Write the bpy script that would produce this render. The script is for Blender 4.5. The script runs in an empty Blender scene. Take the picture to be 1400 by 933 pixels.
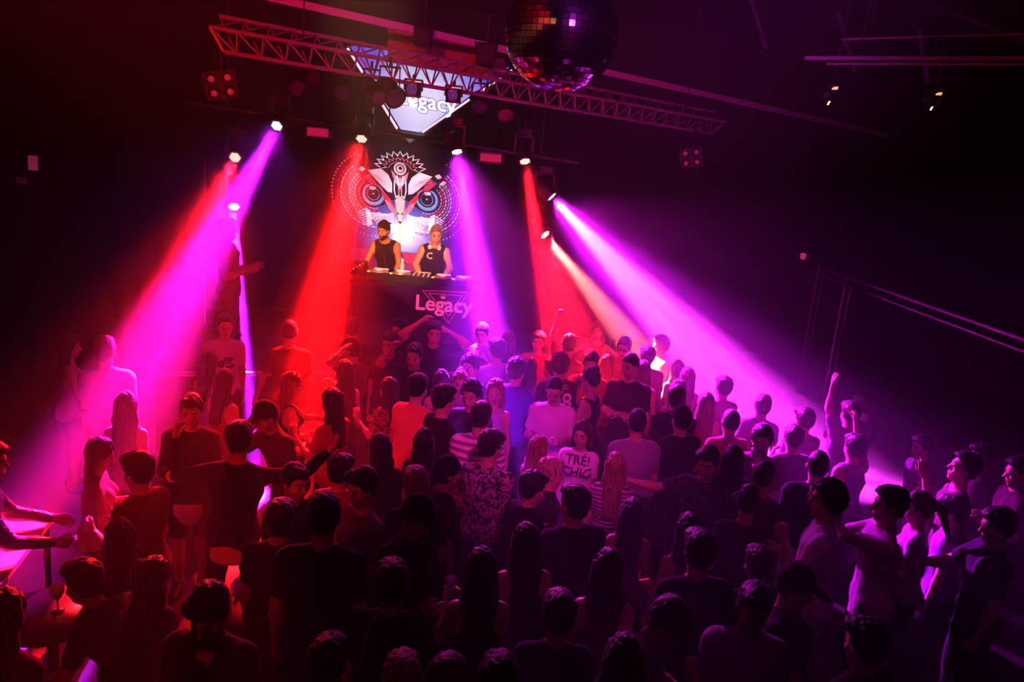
import bpy, math, random
import numpy as np
from mathutils import Vector as V, Matrix, Quaternion
from mathutils.bvhtree import BVHTree

random.seed(7)
SC = bpy.context.scene
COL = SC.collection
R = math.radians

# ------------------------------------------------------------------ camera
F = 1089.0
CAMZ = 4.0
cam = bpy.data.cameras.new('camera')
cam_o = bpy.data.objects.new('camera', cam)
COL.objects.link(cam_o)
cam.sensor_width = 36
cam.lens = 36 * F / 1400
cam.clip_start = 0.05
cam.clip_end = 100
ROT = Matrix.Rotation(R(90) - R(13.7), 4, 'X') @ Matrix.Rotation(R(5.4), 4, 'Z')
cam_o.matrix_world = Matrix.Translation((0, 0, CAMZ)) @ ROT
SC.camera = cam_o
M3 = ROT.to_3x3()


def ray(px, py):
    return M3 @ V(((px - 700) / F, -(py - 466.5) / F, -1))


def at_depth(px, py, d):
    return V((0, 0, CAMZ)) + ray(px, py) * d


def at_y(px, py, y):
    r = ray(px, py)
    return V((0, 0, CAMZ)) + r * (y / r.y)


def at_z(px, py, z):
    r = ray(px, py)
    return V((0, 0, CAMZ)) + r * ((z - CAMZ) / r.z)


# ------------------------------------------------------------------ materials
MATS = {}


def mat(name, col, rough=0.7, metal=0.0, spec=0.3, bump=0.0, bscale=60.0, vary=0.12, emit=None, estr=0.0):
    if name in MATS:
        return MATS[name]
    m = bpy.data.materials.new(name)
    m.use_nodes = True
    nt = m.node_tree
    b = nt.nodes['Principled BSDF']
    b.inputs['Roughness'].default_value = rough
    b.inputs['Metallic'].default_value = metal
    b.inputs['Specular IOR Level'].default_value = spec
    tc = nt.nodes.new('ShaderNodeTexCoord')
    nz = nt.nodes.new('ShaderNodeTexNoise')
    nz.inputs['Scale'].default_value = 7.0
    nz.inputs['Detail'].default_value = 3.0
    nt.links.new(tc.outputs['Object'], nz.inputs['Vector'])
    cr = nt.nodes.new('ShaderNodeMix')
    cr.data_type = 'RGBA'
    cr.inputs[6].default_value = (*[c * (1 - vary) for c in col], 1)
    cr.inputs[7].default_value = (*[min(1, c * (1 + vary)) for c in col], 1)
    nt.links.new(nz.outputs['Fac'], cr.inputs[0])
    nt.links.new(cr.outputs[2], b.inputs['Base Color'])
    if bump:
        n2 = nt.nodes.new('ShaderNodeTexNoise')
        n2.inputs['Scale'].default_value = bscale
        nt.links.new(tc.outputs['Object'], n2.inputs['Vector'])
        bp = nt.nodes.new('ShaderNodeBump')
        bp.inputs['Strength'].default_value = bump
        bp.inputs['Distance'].default_value = 0.01
        nt.links.new(n2.outputs['Fac'], bp.inputs['Height'])
        nt.links.new(bp.outputs['Normal'], b.inputs['Normal'])
    if emit:
        b.inputs['Emission Color'].default_value = (*emit, 1)
        b.inputs['Emission Strength'].default_value = estr
    MATS[name] = m
    return m


def cloth_mat(col, pattern=None):
    key = 'cloth_%s_%s' % ('_'.join('%03d' % int(c * 255) for c in col), pattern or 'plain')
    if key in MATS:
        return MATS[key]
    m = mat(key, col, rough=0.85, spec=0.15, bump=0.25, bscale=22, vary=0.15)
    nt = m.node_tree
    b = nt.nodes['Principled BSDF']
    b.inputs['Sheen Weight'].default_value = .08
    b.inputs['Sheen Roughness'].default_value = .4
    tc = [n for n in nt.nodes if n.type == 'TEX_COORD'][0]
    if pattern in ('stripe', 'finestripe'):
        w = nt.nodes.new('ShaderNodeTexWave')
        w.bands_direction = 'Z'
        w.inputs['Scale'].default_value = 5.2 if pattern == 'stripe' else 9.0
        w.inputs['Distortion'].default_value = 0.8 if pattern == 'stripe' else .2
        w.inputs['Detail'].default_value = 1.0
        nt.links.new(tc.outputs['Object'], w.inputs['Vector'])
        r = nt.nodes.new('ShaderNodeValToRGB')
        r.color_ramp.elements[0].position = 0.42
        r.color_ramp.elements[1].position = 0.55
        lo = 0.35 if pattern == 'stripe' else .25
        r.color_ramp.elements[0].color = (*[c * lo for c in col], 1)
        r.color_ramp.elements[1].color = (*col, 1)
        nt.links.new(w.outputs['Fac'], r.inputs['Fac'])
        nt.links.new(r.outputs['Color'], b.inputs['Base Color'])
    elif pattern in ('floral', 'speckle'):
        v = nt.nodes.new('ShaderNodeTexNoise')
        v.inputs['Scale'].default_value = 24.0 if pattern == 'floral' else 34.
        v.inputs['Detail'].default_value = 4
        v.inputs['Distortion'].default_value = 1.4
        nt.links.new(tc.outputs['Object'], v.inputs['Vector'])
        r = nt.nodes.new('ShaderNodeValToRGB')
        r.color_ramp.elements[0].position = 0.47
        r.color_ramp.elements[1].position = 0.53
        r.color_ramp.elements[0].color = (.012, .01, .016, 1)
        r.color_ramp.elements[1].color = (*col, 1)
        nt.links.new(v.outputs['Fac'], r.inputs['Fac'])
        nt.links.new(r.outputs['Color'], b.inputs['Base Color'])
    return m


# ------------------------------------------------------------------ mesh collecting helper
class MB:
    def __init__(self):
        self.v, self.f, self.mi, self.sm = [], [], [], []

    def add(self, vs, fs, mi=0, smooth=False):
        o = len(self.v)
        self.v += [tuple(p) for p in vs]
        self.f += [tuple(i + o for i in f) for f in fs]
        self.mi += [mi] * len(fs)
        self.sm += [smooth] * len(fs)
        return self

    def box(self, c, s, M=None, mi=0, bev=0.0):
        """box centred at c with full sizes s; M an optional 3x3 orientation; bev chamfers the vertical edges"""
        x, y, z = s[0] / 2, s[1] / 2, s[2] / 2
        if bev:
            b = min(bev, x * .9, y * .9)
            ring = [(-x + b, -y), (x - b, -y), (x, -y + b), (x, y - b), (x - b, y), (-x + b, y), (-x, y - b), (-x, -y + b)]
        else:
            ring = [(-x, -y), (x, -y), (x, y), (-x, y)]
        n = len(ring)
        vs = [V((a, b_, -z)) for a, b_ in ring] + [V((a, b_, z)) for a, b_ in ring]
        if M is not None:
            vs = [M @ p for p in vs]
        vs = [p + V(c) for p in vs]
        fs = [tuple(range(n))[::-1], tuple(range(n, 2 * n))] + [(i, (i + 1) % n, n + (i + 1) % n, n + i) for i in range(n)]
        return self.add(vs, fs, mi)

    def tube(self, a, b, r, r2=None, n=10, mi=0, caps=True):
        a, b = V(a), V(b)
        r2 = r if r2 is None else r2
        q = (b - a).to_track_quat('Z', 'Y').to_matrix()
        vs = []
        for p, rr in ((a, r), (b, r2)):
            vs += [p + q @ V((math.cos(2 * math.pi * i / n) * rr, math.sin(2 * math.pi * i / n) * rr, 0)) for i in range(n)]
        fs = [(i, (i + 1) % n, n + (i + 1) % n, n + i) for i in range(n)]
        self.add(vs, fs, mi, True)
        if caps:
            self.add(vs[:n], [tuple(range(n))[::-1]], mi)
            self.add(vs[n:], [tuple(range(n))], mi)
        return self

    def path(self, pts, r, n=8, mi=0):
        for p, q in zip(pts, pts[1:]):
            self.tube(p, q, r, n=n, mi=mi)
        return self

    def lathe(self, prof, c=(0, 0, 0), M=None, n=24, mi=0, smooth=True):
        """prof: list of (radius, z)"""
        vs = []
        for r, z in prof:
            vs += [V((math.cos(2 * math.pi * i / n) * r, math.sin(2 * math.pi * i / n) * r, z)) for i in range(n)]
        if M is not None:
            vs = [M @ p for p in vs]
        vs = [p + V(c) for p in vs]
        fs = []
        for k in range(len(prof) - 1):
            fs += [(k * n + i, k * n + (i + 1) % n, (k + 1) * n + (i + 1) % n, (k + 1) * n + i) for i in range(n)]
        return self.add(vs, fs, mi, smooth)

    def ball(self, c, r, M=None, n=16, m=10, mi=0, smooth=True):
        r = (r, r, r) if not hasattr(r, '__len__') else r
        vs, fs = [], []
        for j in range(m + 1):
            th = math.pi * j / m
            for i in range(n):
                ph = 2 * math.pi * i / n
                p = V((r[0] * math.sin(th) * math.cos(ph), r[1] * math.sin(th) * math.sin(ph), r[2] * math.cos(th)))
                vs.append((M @ p if M is not None else p) + V(c))
        for j in range(m):
            for i in range(n):
                fs.append((j * n + i, (j + 1) * n + i, (j + 1) * n + (i + 1) % n, j * n + (i + 1) % n))
        return self.add(vs, fs, mi, smooth)

    def poly(self, pts, mi=0):
        return self.add(pts, [tuple(range(len(pts)))], mi)

    def build(self, name, m, parent=None, loc=None):
        me = bpy.data.meshes.new(name)
        me.from_pydata(self.v, [], self.f)
        for mm in (m if isinstance(m, (list, tuple)) else [m]):
            me.materials.append(mm)
        me.polygons.foreach_set('material_index', self.mi)
        me.polygons.foreach_set('use_smooth', self.sm)
        me.update()
        o = bpy.data.objects.new(name, me)
        COL.objects.link(o)
        if parent is not None:
            o.parent = parent
        if loc is not None:
            o.location = loc
        return o


def tag(o, label=None, cat=None, group=None, kind=None):
    if label:
        o['label'] = label
    if cat:
        o['category'] = cat
    if group:
        o['group'] = group
    if kind:
        o['kind'] = kind
    return o


def empty(name, loc=(0, 0, 0), rz=0.0):
    o = bpy.data.objects.new(name, None)
    COL.objects.link(o)
    o.empty_display_size = .1
    o.location = loc
    o.rotation_euler = (0, 0, rz)
    return o


def copy_tree(o, parent=None):
    c = o.copy()
    COL.objects.link(c)
    if parent is not None:
        c.parent = parent
    for ch in list(o.children):
        copy_tree(ch, c)
    return c


def text_mesh(s, size, offset=0.0, res=4, spacing=1.0, shear=0.0):
    """verts (x, y) and faces of a piece of lettering, centred"""
    cu = bpy.data.curves.new('lettering', 'FONT')
    cu.body = s
    cu.size = size
    cu.offset = offset
    cu.resolution_u = res
    cu.space_character = spacing
    cu.shear = shear
    cu.align_x = 'CENTER'
    cu.align_y = 'CENTER'
    ob = bpy.data.objects.new('lettering', cu)
    COL.objects.link(ob)
    dg = bpy.context.evaluated_depsgraph_get()
    me = bpy.data.meshes.new_from_object(ob.evaluated_get(dg))
    vs = [v.co.copy() for v in me.vertices]
    fs = [tuple(p.vertices) for p in me.polygons]
    bpy.data.objects.remove(ob)
    bpy.data.curves.remove(cu)
    bpy.data.meshes.remove(me)
    return vs, fs


# ------------------------------------------------------------------ implicit surfaces for the figures
class Field:
    def __init__(self, lo, hi, h):
        self.h = h
        self.lo = np.array(lo, np.float32) - 3 * h
        n = np.ceil((np.array(hi) + 3 * h - self.lo) / h).astype(int) + 1
        self.n = n
        self.a = np.full(n, 1.0, np.float32)

    def _win(self, lo, hi):
        i0 = np.clip(np.floor((np.array(lo) - self.lo) / self.h).astype(int), 0, self.n - 1)
        i1 = np.clip(np.ceil((np.array(hi) - self.lo) / self.h).astype(int) + 1, 1, self.n)
        return i0, i1

    def _grid(self, i0, i1):
        ax = [self.lo[k] + self.h * np.arange(i0[k], i1[k], dtype=np.float32) for k in range(3)]
        return np.meshgrid(*ax, indexing='ij', copy=False)

    def _mix(self, i0, i1, d, k):
        s = tuple(slice(i0[j], i1[j]) for j in range(3))
        a = self.a[s]
        if k > 0:
            hh = np.maximum(k - np.abs(a - d), 0) / k
            self.a[s] = np.minimum(a, d) - hh * hh * k * .25
        else:
            self.a[s] = np.minimum(a, d)

    def cap(self, a, b, ra, rb=None, k=0.03, flat=None, infl=0.0):
        """tapered capsule; flat = (axis, factor) squeezes the section along that axis"""
        a = np.array(a, np.float32)
        b = np.array(b, np.float32)
        rb = ra if rb is None else rb
        ra, rb = ra + infl, rb + infl
        pad = max(ra, rb) + k + 2.5 * self.h
        i0, i1 = self._win(np.minimum(a, b) - pad, np.maximum(a, b) + pad)
        X, Y, Z = self._grid(i0, i1)
        ab = b - a
        l2 = max(float(ab @ ab), 1e-9)
        px, py, pz = X - a[0], Y - a[1], Z - a[2]
        t = np.clip((px * ab[0] + py * ab[1] + pz * ab[2]) / l2, 0, 1)
        qx, qy, qz = px - t * ab[0], py - t * ab[1], pz - t * ab[2]
        if flat is not None:
            n = np.array(flat[0], np.float32)
            n /= np.linalg.norm(n)
            f = flat[1]
            dn = (qx * n[0] + qy * n[1] + qz * n[2]) * (1 / f - 1)
            qx, qy, qz = qx + dn * n[0], qy + dn * n[1], qz + dn * n[2]
        d = np.sqrt(qx * qx + qy * qy + qz * qz) - (ra + t * (rb - ra))
        if flat is not None:
            d = d * (.5 + .5 * flat[1])
        self._mix(i0, i1, d, k)

    def ell(self, c, r, Rm=None, k=0.02, infl=0.0, sub=False, fn=None):
        """ellipsoid with radii r in frame Rm (columns = axes)"""
        c = np.array(c, np.float32)
        r = np.array(r, np.float32) + infl
        pad = float(r.max()) + k + 2.5 * self.h
        i0, i1 = self._win(c - pad, c + pad)
        X, Y, Z = self._grid(i0, i1)
        p = [X - c[0], Y - c[1], Z - c[2]]
        if Rm is not None:
            p = [p[0] * Rm[0, j] + p[1] * Rm[1, j] + p[2] * Rm[2, j] for j in range(3)]
        q = np.sqrt((p[0] / r[0]) ** 2 + (p[1] / r[1]) ** 2 + (p[2] / r[2]) ** 2)
        q2 = np.sqrt((p[0] / r[0] ** 2) ** 2 + (p[1] / r[1] ** 2) ** 2 + (p[2] / r[2] ** 2) ** 2)
        d = q * (q - 1) / np.maximum(q2, 1e-6)
        if fn is not None:
            d = d + fn(*p)
        if sub:
            s = tuple(slice(i0[j], i1[j]) for j in range(3))
            self.a[s] = np.maximum(self.a[s], -d)
        else:
            self._mix(i0, i1, d, k)

    def cut(self, n, p):
        """keep the half space n.(x-p) < 0"""
        n = np.array(n, np.float32)
        n /= np.linalg.norm(n)
        p = np.array(p, np.float32)
        X, Y, Z = self._grid(np.zeros(3, int), self.n)
        self.a = np.maximum(self.a, (X - p[0]) * n[0] + (Y - p[1]) * n[1] + (Z - p[2]) * n[2])

    def wobble(self, amp, freq, seed=0):
        X, Y, Z = self._grid(np.zeros(3, int), self.n)
        s = seed * 1.7
        self.a = self.a + amp * (np.sin(X * freq + s) * np.sin(Y * freq * 1.13 + 2 * s) + np.sin(Z * freq * .91 + s) * np.sin((X + Y) * freq * .7 + s))

    def mesh(self):
        """surface nets"""
        a, h = self.a, self.h
        s = a < 0
        c = np.zeros(np.array(a.shape) - 1, np.int8)
        for i in (0, 1):
            for j in (0, 1):
                for k in (0, 1):
                    c += s[i:a.shape[0] - 1 + i, j:a.shape[1] - 1 + j, k:a.shape[2] - 1 + k]
        act = (c > 0) & (c < 8)
        idx = np.argwhere(act)
        if len(idx) == 0:
            return np.zeros((0, 3), np.float32), np.zeros((0, 4), np.int32)
        num = np.full(c.shape, -1, np.int32)
        num[act] = np.arange(len(idx))
        acc = np.zeros((len(idx), 3), np.float32)
        cnt = np.zeros(len(idx), np.float32)
        offs = [(i, j, k) for i in (0, 1) for j in (0, 1) for k in (0, 1)]
        val = {o: a[idx[:, 0] + o[0], idx[:, 1] + o[1], idx[:, 2] + o[2]] for o in offs}
        for o in offs:
            for ax in range(3):
                if o[ax] == 0:
                    q = list(o)
                    q[ax] = 1
                    q = tuple(q)
                    v0, v1 = val[o], val[q]
                    m = (v0 < 0) != (v1 < 0)
                    t = np.where(m, v0 / np.where(m, v0 - v1, 1), 0)
                    for ax2 in range(3):
                        acc[:, ax2] += np.where(m, (t if ax2 == ax else o[ax2]), 0)
                    cnt += m
        vs = (idx + acc / cnt[:, None]) * h + self.lo
        quads = []
        for ax in range(3):
            sl0 = [slice(None)] * 3
            sl1 = [slice(None)] * 3
            sl0[ax] = slice(0, -1)
            sl1[ax] = slice(1, None)
            m = s[tuple(sl0)] != s[tuple(sl1)]
            e = np.argwhere(m)
            u, w = (ax + 1) % 3, (ax + 2) % 3
            e = e[(e[:, u] > 0) & (e[:, w] > 0) & (e[:, u] < c.shape[u]) & (e[:, w] < c.shape[w])]
            flip = s[tuple(e.T)]
            def cell(du, dw):
                q = e.copy()
                q[:, u] += du
                q[:, w] += dw
                return num[tuple(q.T)]
            Q = np.stack([cell(-1, -1), cell(0, -1), cell(0, 0), cell(-1, 0)], 1)
            Q[~flip] = Q[~flip][:, ::-1]
            quads.append(Q)
        Q = np.concatenate(quads)
        return vs.astype(np.float32), Q[(Q >= 0).all(1)]


def np_mesh(name, parts, m, parent=None, smooth=True):
    """parts: list of (verts, quads) joined into one mesh"""
    vs = np.concatenate([p[0] for p in parts])
    o, qs = 0, []
    for v, q in parts:
        qs.append(q + o)
        o += len(v)
    qs = np.concatenate(qs).astype(np.int32)
    me = bpy.data.meshes.new(name)
    me.vertices.add(len(vs))
    me.vertices.foreach_set('co', vs.ravel())
    me.loops.add(qs.size)
    me.loops.foreach_set('vertex_index', qs.ravel())
    me.polygons.add(len(qs))
    me.polygons.foreach_set('loop_start', np.arange(0, qs.size, 4, dtype=np.int32))
    me.polygons.foreach_set('loop_total', np.full(len(qs), 4, np.int32))
    me.polygons.foreach_set('use_smooth', np.full(len(qs), smooth))
    for mm in (m if isinstance(m, (list, tuple)) else [m]):
        me.materials.append(mm)
    me.update(calc_edges=True)
    ob = bpy.data.objects.new(name, me)
    COL.objects.link(ob)
    if parent is not None:
        ob.parent = parent
    return ob
ARM = {  # direction of upper arm and forearm for an arm on the +x side (x away from the body, y forward, z up)
    'down': ((.16, .02, -1), (.03, .22, -1)),
    'bent': ((.2, .12, -1), (-.3, .95, .25)),
    'drink': ((.3, .25, -1), (-.1, .9, .55)),
    'chin': ((.25, .4, -.9), (-.42, .35, .85)),
    'face': ((.3, .75, -.4), (-.45, -.1, .9)),
    'up': ((.4, .12, .95), (-.08, .1, 1)),
    'upfwd': ((.3, .7, .6), (-.05, .35, 1)),
    'upbent': ((.75, .15, .65), (-.75, .1, .7)),
    'head': ((.75, .35, .45), (-.85, -.25, .45)),
    'out': ((1, .12, .02), (.35, .25, .95)),
    'outdown': ((.85, .2, -.5), (.55, .55, .3)),
    'side': ((1, .25, .0), (1, .3, .06)),
    'fwd': ((.12, 1, -.06), (-.05, 1, .02)),
    'fwdlow': ((.2, .75, -.7), (.0, 1, -.1)),
    'deck': ((.3, .45, -.85), (-.15, .75, -.5)),
    'deckx': ((.32, .55, -.8), (-.5, .7, -.45)),
    'cross': ((.2, .3, -1), (-.95, .42, .12)),
    'pocket': ((.28, -.12, -1), (-.12, .4, -.9)),
    'hip': ((.5, -.15, -.9), (-.6, .3, -.5)),
    'rest': ((.25, .5, -.8), (-.1, 1, -.12)),
}
SKIN = {
    'fair': (.52, .33, .25), 'tan': (.40, .24, .16), 'olive': (.46, .28, .19), 'deep': (.2, .11, .07),
}
HAIR = {
    'dark': (.014, .009, .008), 'black': (.006, .005, .006), 'brown': (.05, .025, .014), 'red': (.16, .04, .015),
    'blonde': (.36, .22, .10), 'pale': (.5, .36, .25),
}


def nrm(v):
    v = np.array(v, np.float64)
    return v / max(np.linalg.norm(v), 1e-9)


def hand_mesh(w, d, side, curl, h=.0062, sc=1.0, n=None):
    """five-fingered hand: wrist w, direction d, curl 0 (flat) .. 1 (fist)"""
    d = nrm(d)
    if n is None:
        n = np.array((-side, 0, 0), float)
        if abs(d @ n) > .8:
            n = np.array((0, -.3, -1.0))
    n = nrm(n - d * (d @ n))
    t = np.cross(d, n)
    if t @ np.array((0, 1, .4)) < 0:          # thumb towards the front / up
        t = -t
    pts = []
    segs = []
    for i, (o, L) in enumerate(((.031, .068), (.0105, .076), (-.0105, .070), (-.030, .056))):
        b = w + (d * (.088 - .006 * abs(i - 1)) + t * o) * sc
        segs.append((w + (d * .012 + t * o * .55) * sc, b, .0155 * sc, .0125 * sc, .012))
        a1 = curl * 1.15 + .10 + i * .05
        a2 = a1 + curl * 1.35 + .18
        sp = t * o * .25 * (1 - curl)
        m = b + (d * math.cos(a1) + n * math.sin(a1) + sp / .03 * .12) * L * .52 * sc
        e = m + (d * math.cos(a2) + n * math.sin(a2)) * L * .46 * sc
        segs.append((b, m, .0098 * sc, .0088 * sc, .004))
        segs.append((m, e, .0088 * sc, .0072 * sc, .003))
    b = w + (d * .028 + t * .024 + n * .006) * sc
    m = b + nrm(d * .72 + t * (.75 - .3 * curl) + n * (.15 + .5 * curl)) * .042 * sc
    e = m + nrm(d * .9 + t * (.25 - .5 * curl) + n * (.15 + .6 * curl)) * .034 * sc
    segs.append((w + d * .01 * sc, b, .017 * sc, .014 * sc, .012))
    segs.append((b, m, .0125 * sc, .0105 * sc, .006))
    segs.append((m, e, .0105 * sc, .0082 * sc, .003))
    segs.append((w - d * .035 * sc, w + d * .02 * sc, .025 * sc, .022 * sc, .012))
    P = np.array([s[0] for s in segs] + [s[1] for s in segs])
    fl = Field(P.min(0) - .03, P.max(0) + .03, h)
    for a, b, ra, rb, k in segs:
        fl.cap(a, b, ra, rb, k)
    grip = w + (d * .085 + n * .035) * sc
    return fl.mesh(), grip


def hair_mat(nm):
    key = 'hair_' + nm
    if key in MATS:
        return MATS[key]
    col = HAIR[nm]
    m = mat(key, col, rough=.5, spec=.4)
    nt = m.node_tree
    b = nt.nodes['Principled BSDF']
    b.inputs['Sheen Weight'].default_value = .4
    b.inputs['Sheen Roughness'].default_value = .3
    tc = [n for n in nt.nodes if n.type == 'TEX_COORD'][0]
    mp = nt.nodes.new('ShaderNodeMapping')
    mp.inputs['Scale'].default_value = (1, 1, .07)
    nz = nt.nodes.new('ShaderNodeTexNoise')
    nz.inputs['Scale'].default_value = 95
    nz.inputs['Detail'].default_value = 3
    r = nt.nodes.new('ShaderNodeValToRGB')
    r.color_ramp.elements[0].position, r.color_ramp.elements[1].position = .35, .68
    r.color_ramp.elements[0].color = (*[c * .28 for c in col], 1)
    r.color_ramp.elements[1].color = (*[min(1, c * 1.15) for c in col], 1)
    bp = nt.nodes.new('ShaderNodeBump')
    bp.inputs['Strength'].default_value = .7
    bp.inputs['Distance'].default_value = .012
    nt.links.new(tc.outputs['Object'], mp.inputs['Vector'])
    nt.links.new(mp.outputs[0], nz.inputs['Vector'])
    nt.links.new(nz.outputs['Fac'], r.inputs['Fac'])
    nt.links.new(r.outputs[0], b.inputs['Base Color'])
    nt.links.new(nz.outputs['Fac'], bp.inputs['Height'])
    nt.links.new(bp.outputs[0], b.inputs['Normal'])
    return m


class Person:
    pass


def build_person(o):
    """o: dict of options. Builds an Empty 'person' at the feet with body, hair, clothing as children."""
    s = o['h'] / 1.75
    male = o.get('sex', 'm') == 'm'
    vox = o.get('vox', .013)
    bulk = o.get('bulk', 1.0)
    rng = random.Random(o['seed'])
    lean = R(o.get('lean', 0))
    tilt = R(o.get('tilt', rng.uniform(-3, 3)))
    X = np.array((1., 0, 0))
    u = nrm((math.sin(tilt), math.sin(lean) * math.cos(tilt), math.cos(lean)))
    crouch = o.get('crouch', 0.0)
    P = np.array((rng.uniform(-.02, .02), -.30 * math.sin(lean) * .5, (.93 - crouch)) ) * np.array((1, 1, s))
    C = P + u * .33 * s
    N = P + u * .53 * s
    fwd = nrm(np.array((0, 1., 0)) - u * u[1])
    twist = R(o.get('twist', 0))
    X = nrm(np.cross(fwd, u))
    sx = nrm(X * math.cos(twist) + fwd * math.sin(twist))       # shoulder line
    sf = nrm(np.cross(u, sx))
    sw = (.157 if male else .136) * s * (.5 + .5 * bulk)
    hw = .085 * s
    # head frame
    hp, hy, hr = R(o.get('hp', rng.uniform(2, 12))), R(o.get('hy', 0)), R(o.get('hr', 0))
    Hm = Matrix.Rotation(hy, 3, 'Z') @ Matrix.Rotation(-hp, 3, 'X') @ Matrix.Rotation(hr, 3, 'Y')
    Hm = np.array(Hm)
    xh, yh, zh = Hm[:, 0], Hm[:, 1], Hm[:, 2]
    un = nrm(u * .75 + zh * .6)
    hs = (1.06 if male else 1.0) * (.55 + .45 * s)
    H = N + un * .165 * s + yh * .012

    def hl(x, y, z):
        return H + (xh * x + yh * y + zh * z) * hs
    # joints
    S, E, W, D = {}, {}, {}, {}
    arms = o.get('arms', ('down', 'down'))
    for sd, nm in ((-1, arms[0]), (1, arms[1])):
        a = ARM[nm] if isinstance(nm, str) else nm
        S[sd] = P + u * .45 * s + sx * sw * sd
        up = a[0][2] / np.linalg.norm(a[0])
        if up > .2:
            S[sd] = S[sd] + u * .035 * s - sx * sd * .015
        j = [rng.uniform(-.06, .06) for _ in range(3)]
        fr = lambda q: nrm(sx * sd * q[0] + (sf * .6 + np.array((0, .4, 0))) * q[1] + np.array((0, 0, 1.)) * q[2] + np.array(j) * .7)
        d1, d2 = fr(a[0]), fr(a[1])
        E[sd] = S[sd] + d1 * .285 * s
        W[sd] = E[sd] + d2 * .25 * s
        D[sd] = d2
    st = o.get('stance', rng.uniform(.08, .14))
    step = o.get('step', rng.uniform(-.08, .08))
    K, A, HJ = {}, {}, {}
    for sd in (-1, 1):
        HJ[sd] = P + np.array((hw * sd, 0, -.03 * s))
        A[sd] = np.array((P[0] * .3 + st * sd, .0 + step * sd, .085))
        mid = (HJ[sd] + A[sd]) / 2
        K[sd] = mid + np.array((.01 * sd, .03 + crouch * .9, .02))
    mu = .96 if male else .80
    mu *= .5 + .5 * bulk
    # ---------------------------------------------------------------- primitives shared by body and clothing
    def torso(fl, infl=0.0, k=.04, low=True, chest=True):
        fx = (tuple(fwd), .72)
        if low:
            fl.cap(P - X * hw * .75, P + X * hw * .75, .112 * s, None, k, (tuple(fwd), .85), infl)
            for sd in (-1, 1):
                fl.ell(P + X * sd * .07 * s - fwd * .045 * s - u * .03 * s, (.085 * s,) * 3, None, k, infl)
        wr = (.138 if male else .118) * s * bulk
        fl.cap(P + u * .06 * s, P + u * .24 * s, wr, wr * (1.03 if male else 1.0), k, fx, infl)
        if chest:
            fs = (tuple(sf), .76)
            cr = (.132 if male else .116) * s * bulk
            fl.cap(P + u * .34 * s - sx * .055 * s, P + u * .34 * s + sx * .055 * s, cr, None, k, fs, infl)
            fl.cap(S[-1] - u * .012, S[1] - u * .012, .06 * s * mu, None, k, None, infl)
            if not male:
                for sd in (-1, 1):
                    fl.ell(P + u * .335 * s + sx * sd * .068 * s + sf * .085 * s, (.055 * s, .052 * s, .056 * s), None, k, infl)
            else:
                for sd in (-1, 1):
                    fl.ell(P + u * .385 * s + sx * sd * .075 * s + sf * .06 * s, (.07 * s, .045 * s, .055 * s), None, k, infl)
            for sd in (-1, 1):
                fl.cap(N - u * .02, S[sd] * .62 + N * .38 - u * .01, .048 * s * mu, .045 * s * mu, k, None, infl)

    def arm(fl, sd, infl=0.0, upto=2.0, k=.025):
        e = S[sd] + (E[sd] - S[sd]) * min(upto, 1.0)
        fl.cap(S[sd], e, .053 * s * mu, (.053 - .013 * min(upto, 1)) * s * mu, k, None, infl)
        if upto > 1:
            f = upto - 1
            w = E[sd] + (W[sd] - E[sd]) * f
            fl.cap(E[sd], w, .041 * s * mu, (.041 - .015 * f) * s * mu, k, None, infl)
            if infl == 0:
                fl.ell(E[sd] + (W[sd] - E[sd]) * .28, (.043 * s * mu,) * 3, None, k)

    def legs(fl, infl=0.0, upto=2.0, k=.03):
        for sd in (-1, 1):
            kn = HJ[sd] + (K[sd] - HJ[sd]) * min(upto, 1)
            fl.cap(HJ[sd], kn, .088 * s, (.088 - .03 * min(upto, 1)) * s, k, None, infl)
            if upto > 1:
                an = K[sd] + (A[sd] - K[sd]) * (upto - 1)
                fl.cap(K[sd], an, .056 * s, (.056 - .018 * (upto - 1)) * s, k, None, infl)
                fl.ell(K[sd] * .7 + A[sd] * .3 + np.array((0, -.018, 0)), (.052 * s, .055 * s, .1 * s), None, k, infl)

    pts = np.array([P, N, H + zh * .16, H - zh * .1, *S.values(), *E.values(), *W.values(), *K.values(), *A.values()])
    lo, hi = pts.min(0) - .19, pts.max(0) + .19
    lo[2] = 0
    # ---------------------------------------------------------------- body
    fl = Field(lo, hi, vox)
    torso(fl)
    legs(fl)
    for sd in (-1, 1):
        arm(fl, sd)
        fl.cap(A[sd] + np.array((0, -.03, -.04)), A[sd] + np.array((.02 * sd, .15, -.055)), .035 * s, .028 * s, .03)
    fl.cap(N - un * .06, H - zh * .05 - yh * .02, .058 * s * (1 if male else .86), .054 * s * (1 if male else .88), .03)
    # head
    fl.ell(hl(0, -.014, .018), np.array((.074, .094, .102)) * hs, Hm, .03)
    fl.ell(hl(0, .022, -.058), np.array((.056, .062, .068)) * hs, Hm, .03)
    fl.ell(hl(0, .058, -.102), np.array((.022, .02, .02)) * hs, Hm, .025)
    fl.cap(hl(-.03, .073, .026), hl(.03, .073, .026), .013 * hs, None, .012)
    for sd in (-1, 1):
        fl.ell(hl(sd * .033, .088, .002), np.array((.018, .014, .011)) * hs, Hm, sub=True)
        fl.ell(hl(sd * .032, .072, .000), np.array((.013, .012, .011)) * hs, Hm, .003)
        fl.ell(hl(sd * .077, -.006, -.008), np.array((.011, .024, .034)) * hs, Hm, .008)
        fl.ell(hl(sd * .045, .052, -.035), np.array((.02, .022, .02)) * hs, Hm, .02)
    fl.cap(hl(0, .080, .012), hl(0, .102, -.032), .0085 * hs, .014 * hs, .01)
    fl.cap(hl(-.014, .080, -.066), hl(.014, .080, -.066), .0095 * hs, None, .008)
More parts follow.
